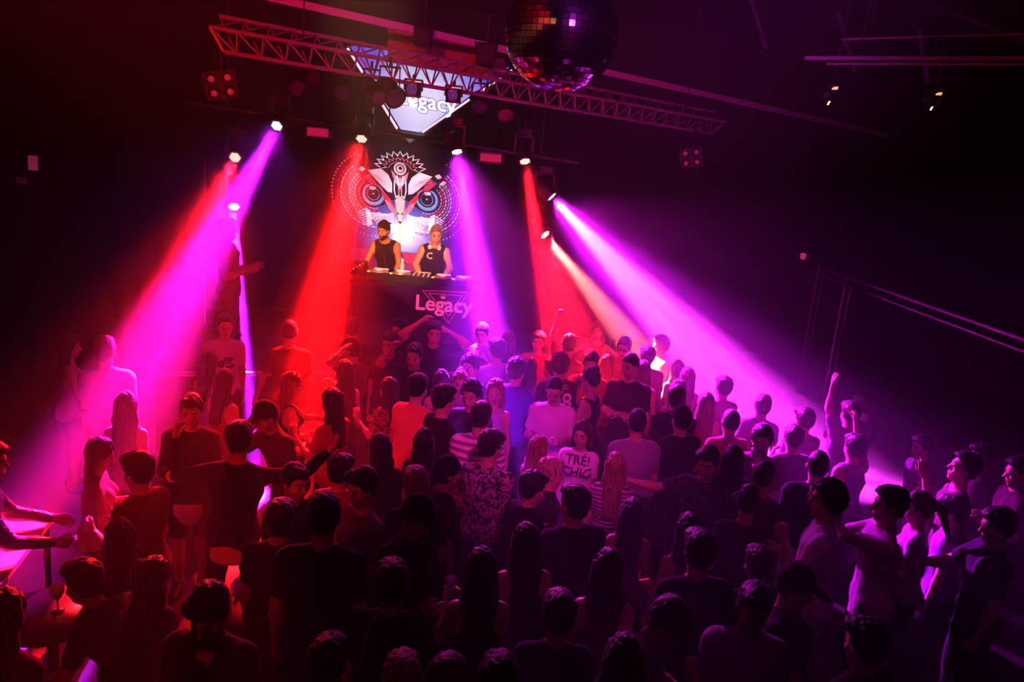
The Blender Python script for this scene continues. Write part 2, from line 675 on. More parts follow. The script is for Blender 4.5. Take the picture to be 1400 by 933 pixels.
    fl.cap(hl(-.012, .077, -.079), hl(.012, .077, -.079), .009 * hs, None, .006)
    bv, bq = fl.mesh()
    parts = [(bv, bq)]
    grips = {}
    curls = o.get('curl', (.35, .35))
    for sd, cu in ((-1, curls[0]), (1, curls[1])):
        hm, g = hand_mesh(W[sd] + D[sd] * .012, nrm(D[sd] + np.array((rng.uniform(-.15, .15), 0, rng.uniform(-.1, .1)))), sd, cu, h=max(.0055, vox * .5), sc=(1.0 if male else .9) * s)
        parts.append(hm)
        grips[sd] = g
    root = empty('person')
    skin = mat('skin_' + o.get('skin', 'fair'), SKIN[o.get('skin', 'fair')], rough=.5, spec=.35, bump=.05, bscale=90, vary=.06)
    hcol = HAIR[o.get('hair', ('short', 'dark'))[1]]
    hmat = hair_mat(o.get('hair', ('short', 'dark'))[1])
    body = np_mesh('body', parts, [skin, mat('eye_white', (.5, .48, .46), rough=.3), mat('brow_hair', (.09, .045, .03), rough=.8), mat('lips', (.33, .12, .1), rough=.5), mat('iris', (.02, .015, .012), rough=.2)], root)
    # features as material zones on the one body surface
    me = body.data
    nb = len(bq)
    cen = bv[bq].mean(1)
    loc = ((cen - H) @ Hm) / hs
    mi = np.zeros(len(me.polygons), np.int32)
    ax = np.abs(loc[:, 0])
    front = loc[:, 1] > .055
    sub = np.zeros(nb, np.int32)
    sub[front & (np.abs(loc[:, 2] + .001) < .009) & (np.abs(ax - .032) < .016)] = 1
    sub[front & (np.abs(loc[:, 2] + .001) < .010) & (np.abs(ax - .032) < .007)] = 4
    sub[front & (loc[:, 2] > .021) & (loc[:, 2] < .030) & (ax > .012) & (ax < .05)] = 2
    sub[front & (np.abs(loc[:, 2] + .072) < .011) & (ax < .024)] = 3
    if vox > .0152:
        sub[:] = 0
    mi[:nb] = sub
    me.polygons.foreach_set('material_index', mi)
    # ---------------------------------------------------------------- hair
    style = o.get('hair', ('short', 'dark'))[0]
    if style != 'bald':
        hlo, hhi = H - .2, H + .22
        if style in ('long', 'verylong', 'ponytail'):
            hlo = hlo - np.array((.05, .08, .45))
        f = Field(hlo, hhi, min(vox, .011))
        th = {'fade': .010, 'curly': .022, 'cap': .012, 'quiff': .012}.get(style, .013)
        top = 1.0
        f.ell(hl(0, -.018, .024), (np.array((.074, .094, .106)) + th) * hs, Hm, .01)
        if style == 'short':
            f.ell(hl(rng.uniform(-.02, .02), .03, .092), np.array((.07, .066, .038)) * hs, Hm, .03)
            f.ell(hl(rng.uniform(-.01, .01), -.05, .06), np.array((.078, .07, .07)) * hs, Hm, .03)
        if style == 'quiff':
            f.ell(hl(.01, .045, .105), np.array((.06, .06, .035)) * hs, Hm, .03)
        if style == 'curly':
            f.wobble(.007, 130, o['seed'])
        if style in ('short', 'quiff', 'bun', 'long', 'verylong', 'ponytail'):
            f.wobble(.0042, 118, o['seed'])
            f.wobble(.002, 210, o['seed'] + 5)
        # hairline: from forehead to nape
        a, b = (.074, .062), (-.07, -.085)
        if style == 'fade':
            a, b = (.07, .07), (-.08, -.03)
        if style in ('long', 'verylong'):
            a, b = (.078, .078), (-.02, -.10)
        nn = xh * 0 + yh * -(a[1] - b[1]) * -1 + zh * -(a[0] - b[0])
        # plane through a and b containing the x axis; remove the face side (below/front)
        dirv = nrm(yh * (a[0] - b[0]) + zh * (a[1] - b[1]))
        nvec = nrm(np.cross(xh, dirv))
        if nvec @ zh > 0:
            nvec = -nvec
        if style in ('short', 'quiff', 'fade', 'curly', 'bun', 'ponytail'):
            axs = [f.lo[k] + f.h * np.arange(f.n[k], dtype=np.float32) for k in range(3)]
            gx, gy, gz = np.meshgrid(*axs, indexing='ij', copy=False)
            gx, gy, gz = gx - H[0], gy - H[1], gz - H[2]
            yy = (gx * yh[0] + gy * yh[1] + gz * yh[2]) / hs
            zz = (gx * zh[0] + gy * zh[1] + gz * zh[2]) / hs
            lift = .03 if style == 'fade' else 0.0
            zl = np.interp(yy, (-.12, -.075, -.03, -.012, .02, .034, .055, .085, .12), (-.085 + lift, -.085 + lift, -.055 + lift, -.012 + lift, -.012 + lift, .03, .066, .078, .09)).astype(np.float32)
            f.a = np.maximum(f.a, (zl - zz) * hs * .6)
            if style == 'ponytail':
                pass
        else:
            f.cut(nvec, hl(0, a[0], a[1]))
        if style in ('long', 'verylong'):
            L = (.43 if style == 'verylong' else .30) * rng.uniform(.88, 1.1)
            back = nrm(-fwd * .30 + np.array((0, 0, -1.2)) + -u * .6)
            b0 = hl(0, -.062, .0)
            dn = tuple(nrm(fwd + np.array((0, 0, .2))))
            m1 = b0 + back * L * .55 * s
            f.cap(b0, m1, .080, .080, .03, (dn, .42))
            f.cap(m1, b0 + back * L * s + sx * rng.uniform(-.015, .015), .078, .045, .02, (dn, .36))
            for q_ in range(3):
                e0 = b0 + back * L * .6 * s + sx * (q_ - 1) * .045
                f.cap(e0, e0 + back * L * rng.uniform(.36, .52) * s + sx * (q_ - 1) * .012, .026, .012, .012)
            for sd in (-1, 1):
                p0 = hl(sd * .066, -.018, .04)
                p1 = hl(sd * .078, -.018, -.12)
                f.cap(p0, p1, .026, .028, .03)
                f.cap(p1, p1 + back * (L - .13) * s + sx * sd * .012 + sf * rng.uniform(-.02, .05), .028, .016, .03)
            ax_ = [f.lo[k] + f.h * np.arange(f.n[k], dtype=np.float32) for k in range(3)]
            XX, YY, ZZ = np.meshgrid(*ax_, indexing='ij', copy=False)
            ph = o['seed'] * 1.3
            f.a = f.a + .0032 * np.sin(XX * 150 + 2.5 * np.sin(ZZ * 11 + ph)) + .0022 * np.sin(YY * 130 + XX * 60 + 2 * np.sin(ZZ * 9))
            # leave the face open
            f.ell(hl(0, .075, -.045), np.array((.062, .075, .115)) * hs, Hm, sub=True)
        if style == 'ponytail':
            p0, p1 = hl(0, -.11, .05), hl(0, -.17, .0)
            f.cap(p0, p1, .032, .036, .02)
            f.cap(p1, p1 + nrm(-fwd * .25 - zh) * .24 * s, .038, .02, .02)
        if style == 'bun':
            f.ell(hl(0, -.075, .115), np.array((.045,) * 3) * hs, Hm, .01)
        hv = f.mesh()
        if style == 'cap':
            cm = cloth_mat(o.get('capcol', (.012, .012, .014)))
            np_mesh('cap', [hv], cm, root)
            vs = 1 if not o.get('capback') else -1
            g = Field(H - .25, H + .25, min(vox, .011))
            g.cap(hl(0, vs * .07, .062), hl(0, vs * .135, .045), .062 * hs, .055 * hs, .0, (tuple(zh), .14))
            np_mesh('cap_visor', [g.mesh()], cm, root)
            g = Field(H - .2, H + .2, min(vox, .011))
            g.ell(hl(0, -.03, -.02), np.array((.078, .085, .07)) * hs, Hm, .01)
            g.cut(yh, hl(0, -.0, 0))
            if o.get('caphair', True):
                np_mesh('hair', [g.mesh()], hmat, root)
        else:
            np_mesh('hair', [hv], hmat, root)
    if o.get('beard'):
        f = Field(H - .2, H + .2, min(vox, .010))
        f.ell(hl(0, .022, -.066), np.array((.061, .067, .068)) * hs, Hm, .02)
        f.ell(hl(0, .06, -.104), np.array((.026, .024, .025)) * hs, Hm, .02)
        f.cut(zh, hl(0, 0, -.045))
        f.cut(-yh, hl(0, .012, 0))
        f.ell(hl(0, .095, -.07), np.array((.024, .03, .018)) * hs, Hm, sub=True)
        np_mesh('beard', [f.mesh()], hmat, root)
    # ---------------------------------------------------------------- top
    tk, tcol, *tp = o.get('top', ('tee', (.02, .02, .02)))
    tm = cloth_mat(tcol, tp[0] if tp else None)
    hem = o.get('hem', -.10)
    f = Field(lo, hi, vox)
    torso(f, infl=.013, low=False)
    f.cap(P - X * hw * .75, P + X * hw * .75, .112 * s, None, .04, (tuple(fwd), .85), .024)
    for sd in (-1, 1):
        f.ell(P + X * sd * .07 * s - fwd * .045 * s - u * .03 * s, (.085 * s,) * 3, None, .04, .024)
    if male and tk != 'tank':
        f.cap(P + u * (hem - .02) * s, P + u * .25 * s, .146 * s * bulk, .136 * s * bulk, .05, (tuple(fwd), .80))
    if not male and tk in ('tee', 'long', 'jacket'):
        f.cap(P + u * (hem - .02) * s, P + u * .25 * s, .135 * s * bulk, .125 * s * bulk, .05, (tuple(fwd), .8))
    if tk == 'dress':
        f.cap(P + u * .05 * s, P - u * .45 * s, .12 * s, .19 * s, .05, (tuple(fwd), .8))
        hem = -.42
    sl = {'tee': .62, 'tank': 0, 'long': 1.93, 'jacket': 1.95, 'dress': .3, 'short': .35}[tk]
    if sl:
        for sd in (-1, 1):
            arm(f, sd, infl=.012 if sl > 1 else .016, upto=sl)
    f.wobble(.0022, 42, o['seed'])
    f.wobble(.0012, 90, o['seed'] + 3)
    f.cut(-u, P + u * hem * s)
    if sl and sl < 1:      # open sleeve ends follow the arm
        pass
    nr = {'tank': .1, 'jacket': .075, 'dress': .11}.get(tk, .07) * s * (1.0 if male else 1.15)
    if o.get('vneck'):
        f.cap(N + sf * .06 * s + u * .05, P + u * .38 * s + sf * .16 * s, .075 * s, .01, 0)
        nr *= 1.1
    # neckline
    fl2 = N + un * .045 * s + sf * .012
    f.ell(fl2, (nr, nr, nr * .95), None, sub=True)
    if o.get('vneck'):
        f.ell(N + sf * .085 * s - u * .02 * s, (.05 * s, .06 * s, .1 * s), None, sub=True)
    if tk == 'tank':
        for sd in (-1, 1):
            c = S[sd] + sx * sd * .02 - u * .05 * s
            f.ell(c, (.075 * s, .12 * s, .115 * s), None, sub=True)
    shirt = np_mesh({'tee': 'shirt', 'tank': 'tank_top', 'long': 'long_sleeved_shirt', 'jacket': 'jacket', 'dress': 'dress', 'short': 'shirt'}[tk], [f.mesh()], tm, root)
    if o.get('undershirt'):
        f = Field(lo, hi, vox)
        f.cap(P - u * .17 * s, P + u * .1 * s, .160 * s * bulk, .150 * s * bulk, .05, (tuple(fwd), .88))
        f.wobble(.003, 38, o['seed'])
        f.cut(-u, P + u * o.get('underhem', -.19) * s)
        f.cut(u, P + u * (hem + .035) * s)
        np_mesh('undershirt', [f.mesh()], cloth_mat(o['undershirt']), root)
    # ---------------------------------------------------------------- bottom
    bk, bcol = o.get('bottom', ('trousers', (.012, .013, .02)))
    if tk != 'dress':
        f = Field((lo[0], lo[1], 0), (hi[0], hi[1], P[2] + .25), max(vox, .014))
        f.cap(P - X * hw * .75, P + X * hw * .75, .112 * s, None, .04, (tuple(fwd), .85), .008)
        for sd in (-1, 1):
            f.ell(P + X * sd * .07 * s - fwd * .045 * s - u * .03 * s, (.085 * s,) * 3, None, .04, .008)
        if bk == 'skirt':
            f.cap(P, P - u * .36 * s, .12 * s, .17 * s, .05, (tuple(fwd), .82))
            f.cut((0, 0, -1), (0, 0, P[2] - .3 * s))
        else:
            legs(f, .014 if male else .008, {'trousers': 1.93, 'shorts': .9}[bk])
        f.wobble(.0025, 40, o['seed'] + 1)
        f.cut(u, P + u * .09 * s)
        np_mesh(bk, [f.mesh()], cloth_mat(bcol), root)
    # ---------------------------------------------------------------- shoes
    sm = mat('shoe_' + o.get('shoe', 'dark'), (.015, .014, .014) if o.get('shoe', 'dark') == 'dark' else (.6, .58, .56), rough=.6, bump=.1)
    for sd in (-1, 1):
        f = Field(A[sd] + np.array((-.1, -.14, -.09)), A[sd] + np.array((.1, .24, .12)), .013)
        f.cap(A[sd] + np.array((0, -.04, -.045)), A[sd] + np.array((.022 * sd, .155, -.055)), .047 * s, .040 * s, .02)
        f.cap(A[sd] + np.array((0, -.02, .0)), A[sd] + np.array((.01 * sd, .07, -.05)), .05 * s, .045 * s, .03)
        f.cut((0, 0, -1), (0, 0, .003))
        f.cut((0, 0, 1), (0, 0, .135))
        np_mesh('shoe', [f.mesh()], sm, root)
    # ---------------------------------------------------------------- place it: head centre on the sight line at its own height
    yaw = R(o.get('yaw', 0))
    zr = o.get('z', 0.0)
    hw_ = H + zh * .0
    if o.get('depth'):
        tgt = at_depth(o['px'], o['py'], o['depth'])
    else:
        tgt = at_z(o['px'], o['py'], zr + hw_[2])
    rz = Matrix.Rotation(yaw, 3, 'Z')
    off = rz @ V(H)
    root.location = (tgt.x - off.x, tgt.y - off.y, zr if not o.get('depth') else tgt.z - off.z)
    root.rotation_euler = (0, 0, yaw)
    tag(root, o['label'], 'person', o.get('group', 'people in the club'))
    p = Person()
    p.root, p.shirt, p.body = root, shirt, body
    M = Matrix.Translation(root.location) @ rz.to_4x4()
    p.M = M
    p.grip = {sd: M @ V(grips[sd]) for sd in grips}
    p.N, p.P, p.u, p.sf, p.sx, p.s = N, P, u, sf, sx, s
    p.H, p.Hm = H, Hm
    p.W = {sd: M @ V(W[sd]) for sd in W}
    p.hl = hl
    return p


def blotches_on_shirt(p, spots, col, name):
    me = p.shirt.data
    bvh = BVHTree.FromPolygons([v.co for v in me.vertices], [tuple(q.vertices) for q in me.polygons])
    X, U, Fw = V(p.sx), V(p.u), V(p.sf)
    mb = MB()
    for i, (x, y, rx, ry) in enumerate(spots):
        pts = []
        for k in range(11):
            t = 2 * math.pi * k / 11
            w_ = 1 + .3 * math.sin(3 * t + i)
            q = V(p.P) + X * (x + rx * w_ * math.cos(t)) + U * (y + ry * w_ * math.sin(t))
            h = bvh.ray_cast(q + Fw * .5, -Fw)[0]
            pts.append((h if h is not None else q + Fw * .13) + Fw * .005)
        c_ = sum(pts, V((0, 0, 0))) / len(pts)
        mb.add(pts + [c_], [(k, (k + 1) % 11, 11) for k in range(11)])
    return mb.build(name, mat('print_blotch', col, rough=.8), p.root)


def print_on_shirt(p, lines, size, front=True, top=.42, col=(.02, .015, .03), embolden=.012, name='printed_lettering', side=0.0, lift=.012):
    """lettering laid onto the cloth of a shirt: each letter vertex is dropped on the fabric"""
    me = p.shirt.data
    bvh = BVHTree.FromPolygons([v.co for v in me.vertices], [tuple(q.vertices) for q in me.polygons])
    sg = 1 if front else -1
    X = V(p.sx) * (-1 if front else 1)
    U = V(p.u)
    Fw = V(p.sf) * sg
    mb = MB()
    for k, (txt, sz) in enumerate(lines):
        vs, fs = text_mesh(txt, sz, embolden * sz / .1 * .1, res=2)
        c = V(p.P) + U * (top - sum(l[1] for l in lines[:k]) * .95) * p.s + X * side
        out = []
        for v in vs:
            q = c + X * v.x + U * v.y
            h = bvh.ray_cast(q + Fw * .5, -Fw)[0]
            out.append((h if h is not None else q + Fw * .13) + Fw * lift)
        mb.add(out, fs)
    return mb.build(name, mat('print_%d' % int(col[0] * 999), col, rough=.8), p.root)
# ------------------------------------------------------------------ room shell
M_BLACK = mat('matt_black_paint', (.012, .011, .012), rough=.8, bump=.2, bscale=8)
M_WALL = mat('dark_plaster_wall', (.012, .010, .013), rough=.9, bump=.3, bscale=5, vary=.3)
M_CEIL = mat('black_ceiling', (.006, .006, .007), rough=.95, vary=.3)
M_FLOOR = mat('dark_dance_floor', (.008, .007, .008), rough=.6, spec=.4, bump=.12, bscale=18, vary=.4)
M_STEEL = mat('truss_aluminium', (.30, .27, .28), rough=.4, metal=.25, bump=.05)
M_DARKM = mat('dark_fixture_metal', (.02, .02, .022), rough=.45, metal=.3, spec=.5)
M_STAGE = mat('stage_black_board', (.02, .018, .02), rough=.7, bump=.2)


def structure(name, mb, m, kind='structure'):
    return tag(mb.build(name, m), kind=kind)


XL, XR, YF, YB, ZC = -8.0, 10.0, -1.6, 17.5, 6.6
structure('floor', MB().box(((XL + XR) / 2, (YF + YB) / 2, -.05), (XR - XL + .6, YB - YF + .6, .1)), M_FLOOR)
structure('ceiling', MB().box(((XL + XR) / 2, (YF + YB) / 2, ZC + .05), (XR - XL + .6, YB - YF + .6, .1)), M_CEIL)
structure('wall_back', MB().box(((XL + XR) / 2, YB + .1, ZC / 2), (XR - XL, .2, ZC)), M_WALL)
structure('wall_left', MB().box((XL - .1, (YF + YB) / 2, ZC / 2), (.2, YB - YF, ZC)), M_WALL)
structure('wall_right', MB().box((XR + .1, (YF + YB) / 2, ZC / 2), (.2, YB - YF, ZC)), M_WALL)
structure('wall_front', MB().box(((XL + XR) / 2, YF - .1, ZC / 2), (XR - XL, .2, ZC)), M_WALL)


def bar_between(mb, a, b, w, h, mi=0):
    a, b = V(a), V(b)
    q = (b - a).to_track_quat('X', 'Z').to_matrix()
    return mb.box((a + b) / 2, ((b - a).length, w, h), q, mi)


# ceiling beams
a, b = at_depth(330, -12, 9.0), at_depth(1215, 185, 15.0)
structure('trim_1', bar_between(MB(), a, b, .05, .085), mat('beam_paint', (.42, .36, .42), rough=.5))
a, b = at_depth(1215, -30, 7.5), at_depth(1400, 48, 9.5)
structure('trim_2', bar_between(MB(), a, b, .14, .14), mat('beam_paint_dark', (.05, .03, .04), rough=.6))
# soffit panel between ceiling beam and truss
mb = MB()
q = [at_depth(530, 34, 10.6), at_depth(690, 69, 11.2), at_depth(690, 108, 11.2), at_depth(530, 80, 10.6)]
mb.add(q + [p + V((.02, .12, .03)) for p in q], [(0, 1, 2, 3), (7, 6, 5, 4), (0, 4, 5, 1), (1, 5, 6, 2), (2, 6, 7, 3), (3, 7, 4, 0)])
structure('trim_3', mb, mat('soffit_board', (.30, .17, .10), rough=.8))

# ------------------------------------------------------------------ stage
sl, sr = at_z(212, 509, 1.0), at_z(742, 509.5, 1.0)
sl.z = sr.z = 0
ex = (sr - sl).normalized()
ey = V((-ex.y, ex.x, 0))
stage = empty('stage_platform', sl)
tag(stage, 'low black stage platform with pale front lip under the artist booth', 'stage')
mb = MB()
L = (sr - sl).length
qs = [V((0, 0, 0)), ex * L, ex * L + ey * 3.6, ey * 3.6]
mb.add([q for q in qs] + [q + V((0, 0, .97)) for q in qs], [(0, 1, 5, 4), (1, 2, 6, 5), (2, 3, 7, 6), (3, 0, 4, 7), (4, 5, 6, 7)])
mb.build('deck', M_STAGE, stage)
mb = MB()
bar_between(mb, ex * 0 + V((0, 0, .985)) - ey * .02, ex * L + V((0, 0, .985)) - ey * .02, .06, .05)
mb.build('front_lip', mat('pale_edge_strip', (.55, .5, .52), rough=.5), stage)
mb = MB()
bar_between(mb, ex * .3 + V((0, 0, .5)) - ey * .012, ex * (L - .3) + V((0, 0, .5)) - ey * .012, .02, .5)
mb.build('front_panel', M_BLACK, stage)
ZS = .97


def stage_at(px, py, y):
    return at_y(px, py, y)


# ------------------------------------------------------------------ painted owl banner
YP = 12.9


def crop(X, Y):
    return (430 + X * 260 / 933, 180 + Y * 260 / 933)


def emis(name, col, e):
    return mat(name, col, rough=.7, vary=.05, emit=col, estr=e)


BE = .62  # emission put into the banner colours to brighten them
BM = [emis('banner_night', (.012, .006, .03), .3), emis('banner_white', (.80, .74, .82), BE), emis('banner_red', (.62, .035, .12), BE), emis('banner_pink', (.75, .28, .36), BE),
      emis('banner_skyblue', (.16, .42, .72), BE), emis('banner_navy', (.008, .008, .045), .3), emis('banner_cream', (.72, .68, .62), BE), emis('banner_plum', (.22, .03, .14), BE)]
gm = mat('banner_glow_blue', (.1, .1, .3))  # glow painted into the colour: white-blue centre fading to dark
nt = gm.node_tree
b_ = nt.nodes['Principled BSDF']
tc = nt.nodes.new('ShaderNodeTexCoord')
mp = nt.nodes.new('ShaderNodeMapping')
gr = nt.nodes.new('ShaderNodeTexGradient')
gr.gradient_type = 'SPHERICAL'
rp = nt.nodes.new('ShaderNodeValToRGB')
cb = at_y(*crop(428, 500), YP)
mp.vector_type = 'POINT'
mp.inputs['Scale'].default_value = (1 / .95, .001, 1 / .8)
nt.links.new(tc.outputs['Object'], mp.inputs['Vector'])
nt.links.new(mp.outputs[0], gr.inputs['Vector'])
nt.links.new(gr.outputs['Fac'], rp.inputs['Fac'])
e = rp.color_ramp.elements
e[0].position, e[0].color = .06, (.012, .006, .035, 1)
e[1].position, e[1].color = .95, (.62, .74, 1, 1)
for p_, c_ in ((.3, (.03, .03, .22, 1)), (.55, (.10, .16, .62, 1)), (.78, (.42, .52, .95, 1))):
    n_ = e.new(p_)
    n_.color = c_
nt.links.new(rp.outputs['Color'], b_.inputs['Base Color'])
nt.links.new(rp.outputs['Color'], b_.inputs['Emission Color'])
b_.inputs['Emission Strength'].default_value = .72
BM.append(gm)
CX = 421.0


def ab(a, b, lay):
    x, y = crop(CX + a, b + .105 * a)
    p = at_y(x, y, YP)
    return V((p.x, YP - .003 * lay, p.z)) - V((cb.x, YP, cb.z))


mb = MB()
# cloth
P4 = [ab(-330, 60, 0), ab(330, 60, 0), ab(330, 720, 0), ab(-330, 720, 0)]
mb.add(P4 + [p + V((0, .03, 0)) for p in P4], [(3, 2, 1, 0), (4, 5, 6, 7), (0, 1, 5, 4), (1, 2, 6, 5), (2, 3, 7, 6), (3, 0, 4, 7)], 0)


def shape(pts, mi, lay, both=True):
    for s_ in ((-1, 1) if both else (-1,)):
        q = [ab(a * -s_, b, lay) for a, b in pts]
        mb.poly(q, mi)


def disc(a, b, r, mi, lay, ry=None, n=28, both=True, a0=0, a1=2 * math.pi):
    shape([(a + r * math.cos(a0 + (a1 - a0) * i / n), b + (ry or r) * math.sin(a0 + (a1 - a0) * i / n)) for i in range(n if abs(a1 - a0) > 6.2 else n + 1)], mi, lay, both)


def stroke(p, q, w, mi, lay, w2=None, both=True):
    dx, dy = q[0] - p[0], q[1] - p[1]
    l_ = math.hypot(dx, dy)
    nx, ny = -dy / l_ * w / 2, dx / l_ * w / 2
    k = (w2 if w2 is not None else w) / w
    shape([(p[0] + nx, p[1] + ny), (q[0] + nx * k, q[1] + ny * k), (q[0] - nx * k, q[1] - ny * k), (p[0] - nx, p[1] - ny)], mi, lay, both)


# glowing face
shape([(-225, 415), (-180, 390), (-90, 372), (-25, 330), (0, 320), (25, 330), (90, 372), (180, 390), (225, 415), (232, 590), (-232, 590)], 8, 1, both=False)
# rings of feather dashes round the eyes
for k, rr in enumerate((72, 84, 96, 108, 121, 134, 148, 163, 179)):
    n = 12 + k
    for i in range(n):
        t0 = R(70 + 165 * i / n)
        t1 = t0 + R(165 / n * .72)
        w = 5.5 if k % 3 else 3.2
        pts = []
        for t in (t0, (t0 + t1) / 2, t1):
            pts.append((-131 + rr * math.cos(t), 320 + rr * math.sin(t)))
        for t in (t1, (t0 + t1) / 2, t0):
            pts.append((-131 + (rr - w) * math.cos(t), 320 + (rr - w) * math.sin(t)))
        shape(pts, (3, 1, 7)[k % 3] if rr > 110 else (1, 2, 1)[k % 3], 2)
for i in range(34):
    t = R(72 + 175 * i / 34)
    disc(-131 + 205 * math.cos(t), 320 + 205 * math.sin(t), 4.0, 3, 2, n=8)
# cheek feathers
for i in range(13):
    t = R(95 + i * 5.2)
    stroke((-30 - 2 * i, 395 + i * 1.5), (-30 + 150 * math.cos(t), 385 + (118 - i * 4) * math.sin(t)), 2.0, 1, 3, 6)
for i in range(7):
    stroke((-215 + i * 6, 420 + i * 9), (-172 + i * 4, 398 + i * 11), 4, 1, 3)
shape([(-172, 388), (-150, 400), (-135, 470), (-160, 478)], 1, 3)
# brows
shape([(-196, 232), (-150, 196), (-95, 182), (-52, 212), (-28, 262), (-26, 330), (-60, 330), (-120, 270), (-185, 262)], 5, 4)
shape([(-158, 206), (-95, 190), (-58, 218), (-40, 258), (-40, 305), (-62, 300), (-108, 258)], 1, 5)
for i in range(6):
    stroke((-150 + i * 9, 212 + i * 4), (-75 + i * 6, 292 - i * 4), 3.2, 3, 6, 1)
    stroke((-178 + i * 8, 236 - i * 5), (-128 + i * 10, 262 - i * 4), 3.0, 3, 5, 1.5)
shape([(-172, 246), (-150, 232), (-45, 338), (-22, 398), (-44, 374), (-110, 300)], 2, 6)
shape([(-78, 340), (-52, 348), (-26, 385), (-24, 410), (-52, 388)], 3, 7)
shape([(-30, 232), (-8, 262), (-4, 318), (-22, 330), (-32, 290)], 1, 6)
shape([(-24, 245), (-9, 272), (-8, 312), (-20, 318), (-26, 288)], 5, 7)
# eyes
disc(-131, 322, 60, 5, 4)
disc(-131, 322, 54, 4, 5)
disc(-131, 318, 44, 1, 6, a0=R(35), a1=R(145))
disc(-131, 318, 42, 5, 7)
disc(-131, 320, 31, 4, 8)
disc(-131, 319, 28, 5, 9)
disc(-134, 290, 17, 1, 10, ry=9)
disc(-131, 318, 4, 1, 10, n=8)
shape([(-196, 262), (-176, 246), (-110, 300), (-84, 330), (-96, 318), (-140, 278)], 5, 11)
# beak
shape([(0, 316), (26, 340), (22, 395), (13, 430), (10, 500), (0, 528), (-10, 500), (-13, 430), (-22, 395), (-26, 340)], 6, 8, both=False)
shape([(-3, 402), (-14, 396), (-12, 410)], 5, 9)
stroke((-24, 345), (-11, 440), 2.5, 5, 9)
shape([(-9, 440), (9, 440), (7, 450), (-7, 450)], 5, 9, both=False)
# crown of petals
for lay, (n, r0, r1, hwd, mi) in enumerate(((11, 48, 104, 17, 1), (11, 55, 94, 12, 5), (10, 40, 72, 13, 3), (10, 44, 66, 9, 5))):
    for i in range(n):
        t = R(-90 + (i - (n - 1) / 2) * 15.5)
        c_, s_ = math.cos(t), math.sin(t)
        rm = (r0 + r1) / 2 - 6
        f = lambda r, w: (1.28 * (r * c_ - w * s_), 190 + .92 * (r * s_ + w * c_))
        mb.poly([ab(*f(r0, 0), 4 + lay), ab(*f(rm, hwd), 4 + lay), ab(*f(r1, 0), 4 + lay), ab(*f(rm, -hwd), 4 + lay)], mi)
disc(0, 182, 34, 5, 8, both=False)
disc(0, 182, 31, 1, 9, both=False)
disc(0, 182, 22, 5, 10, both=False)
disc(0, 182, 17, 1, 11, both=False)
disc(2, 180, 9, 5, 12, both=False)
shape([(-44, 190), (-22, 214), (-14, 244), (-34, 230)], 3, 9)
shape([(-26, 222), (-12, 214), (-2, 262), (-8, 270)], 1, 9)
shape([(0, 212), (15, 250), (0, 302), (-15, 250)], 2, 8, both=False)
for i in range(4):
    stroke((-9 + i * 6, 222 + abs(i - 1.5) * 6), (-5 + i * 3, 280), 2.2, 1, 9, both=False)
shape([(-205, 205), (-185, 215), (-170, 200), (-190, 190)], 1, 5)
shape([(190, 240), (210, 222), (228, 226), (208, 246)], 1, 5, both=False)
# lower band behind the artists
shape([(-240, 592), (240, 592), (250, 700), (-250, 700)], 7, 2, both=False)
shape([(10, 596), (110, 590), (70, 640), (30, 640)], 2, 3, both=False)
shape([(-60, 596), (-10, 596), (20, 632), (-30, 640)], 1, 3, both=False)
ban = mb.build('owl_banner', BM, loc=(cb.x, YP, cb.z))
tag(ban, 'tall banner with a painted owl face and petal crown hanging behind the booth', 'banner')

# ------------------------------------------------------------------ glowing triangular sign
DS = 11.9
sign = empty('triangle_sign', at_depth(580, 130, DS))
O = sign.location.copy()
q = lambda x, y, d=DS: at_depth(x, y, d) - O
pts = [(478, 62), (697, 92), (574, 181), (548, 177)]
mb = MB()
fr = [q(*p) for p in [(468, 56), (708, 88), (575, 189), (545, 185)]]
bk = [p + V((0, .12, .03)) for p in fr]
mb.add(fr + bk, [(0, 1, 2, 3), (7, 6, 5, 4), (0, 4, 5, 1), (1, 5, 6, 2), (2, 6, 7, 3), (3, 7, 4, 0)])
mb.add([q(548, 183), q(574, 186), q(560, 196)], [(0, 1, 2)])
mb.build('frame', M_DARKM, sign)
sm_ = bpy.data.materials.new('lit_screen')
sm_.use_nodes = True
nt = sm_.node_tree
b_ = nt.nodes['Principled BSDF']
tc = nt.nodes.new('ShaderNodeTexCoord')
mp = nt.nodes.new('ShaderNodeMapping')
mp.inputs['Location'].default_value = (.02, 0, .1)
mp.inputs['Scale'].default_value = (1.0, .6, 1.0)
gr = nt.nodes.new('ShaderNodeTexGradient')
gr.gradient_type = 'SPHERICAL'
rp = nt.nodes.new('ShaderNodeValToRGB')
rp.color_ramp.elements[0].color = (.10, .10, .75, 1)
rp.color_ramp.elements[1].color = (.74, .80, 1, 1)
rp.color_ramp.elements[1].position = .75
nt.links.new(tc.outputs['Object'], mp.inputs[0])
nt.links.new(mp.outputs[0], gr.inputs[0])
nt.links.new(gr.outputs['Fac'], rp.inputs[0])
nt.links.new(rp.outputs[0], b_.inputs['Emission Color'])
b_.inputs['Base Color'].default_value = (.2, .2, .4, 1)
b_.inputs['Emission Strength'].default_value = .9
mb = MB()
mb.poly([q(*p, DS - .02) for p in pts])
mb.build('screen', sm_, sign)
wm = mat('lit_white_letter', (.9, .9, .95), emit=(1, 1, 1), estr=1.4)
mb = MB()
vs, fs = text_mesh('Legacy', .33, .004)
c0 = at_depth(583, 139, DS - .04)
rx = (at_depth(640, 151.5, DS - .04) - at_depth(530, 131, DS - .04)).normalized()
rz = (at_depth(585, 100, DS - .04) - at_depth(585, 180, DS - .04)).normalized()
mb.add([c0 - O + rx * v.x + rz * v.y for v in vs], fs)
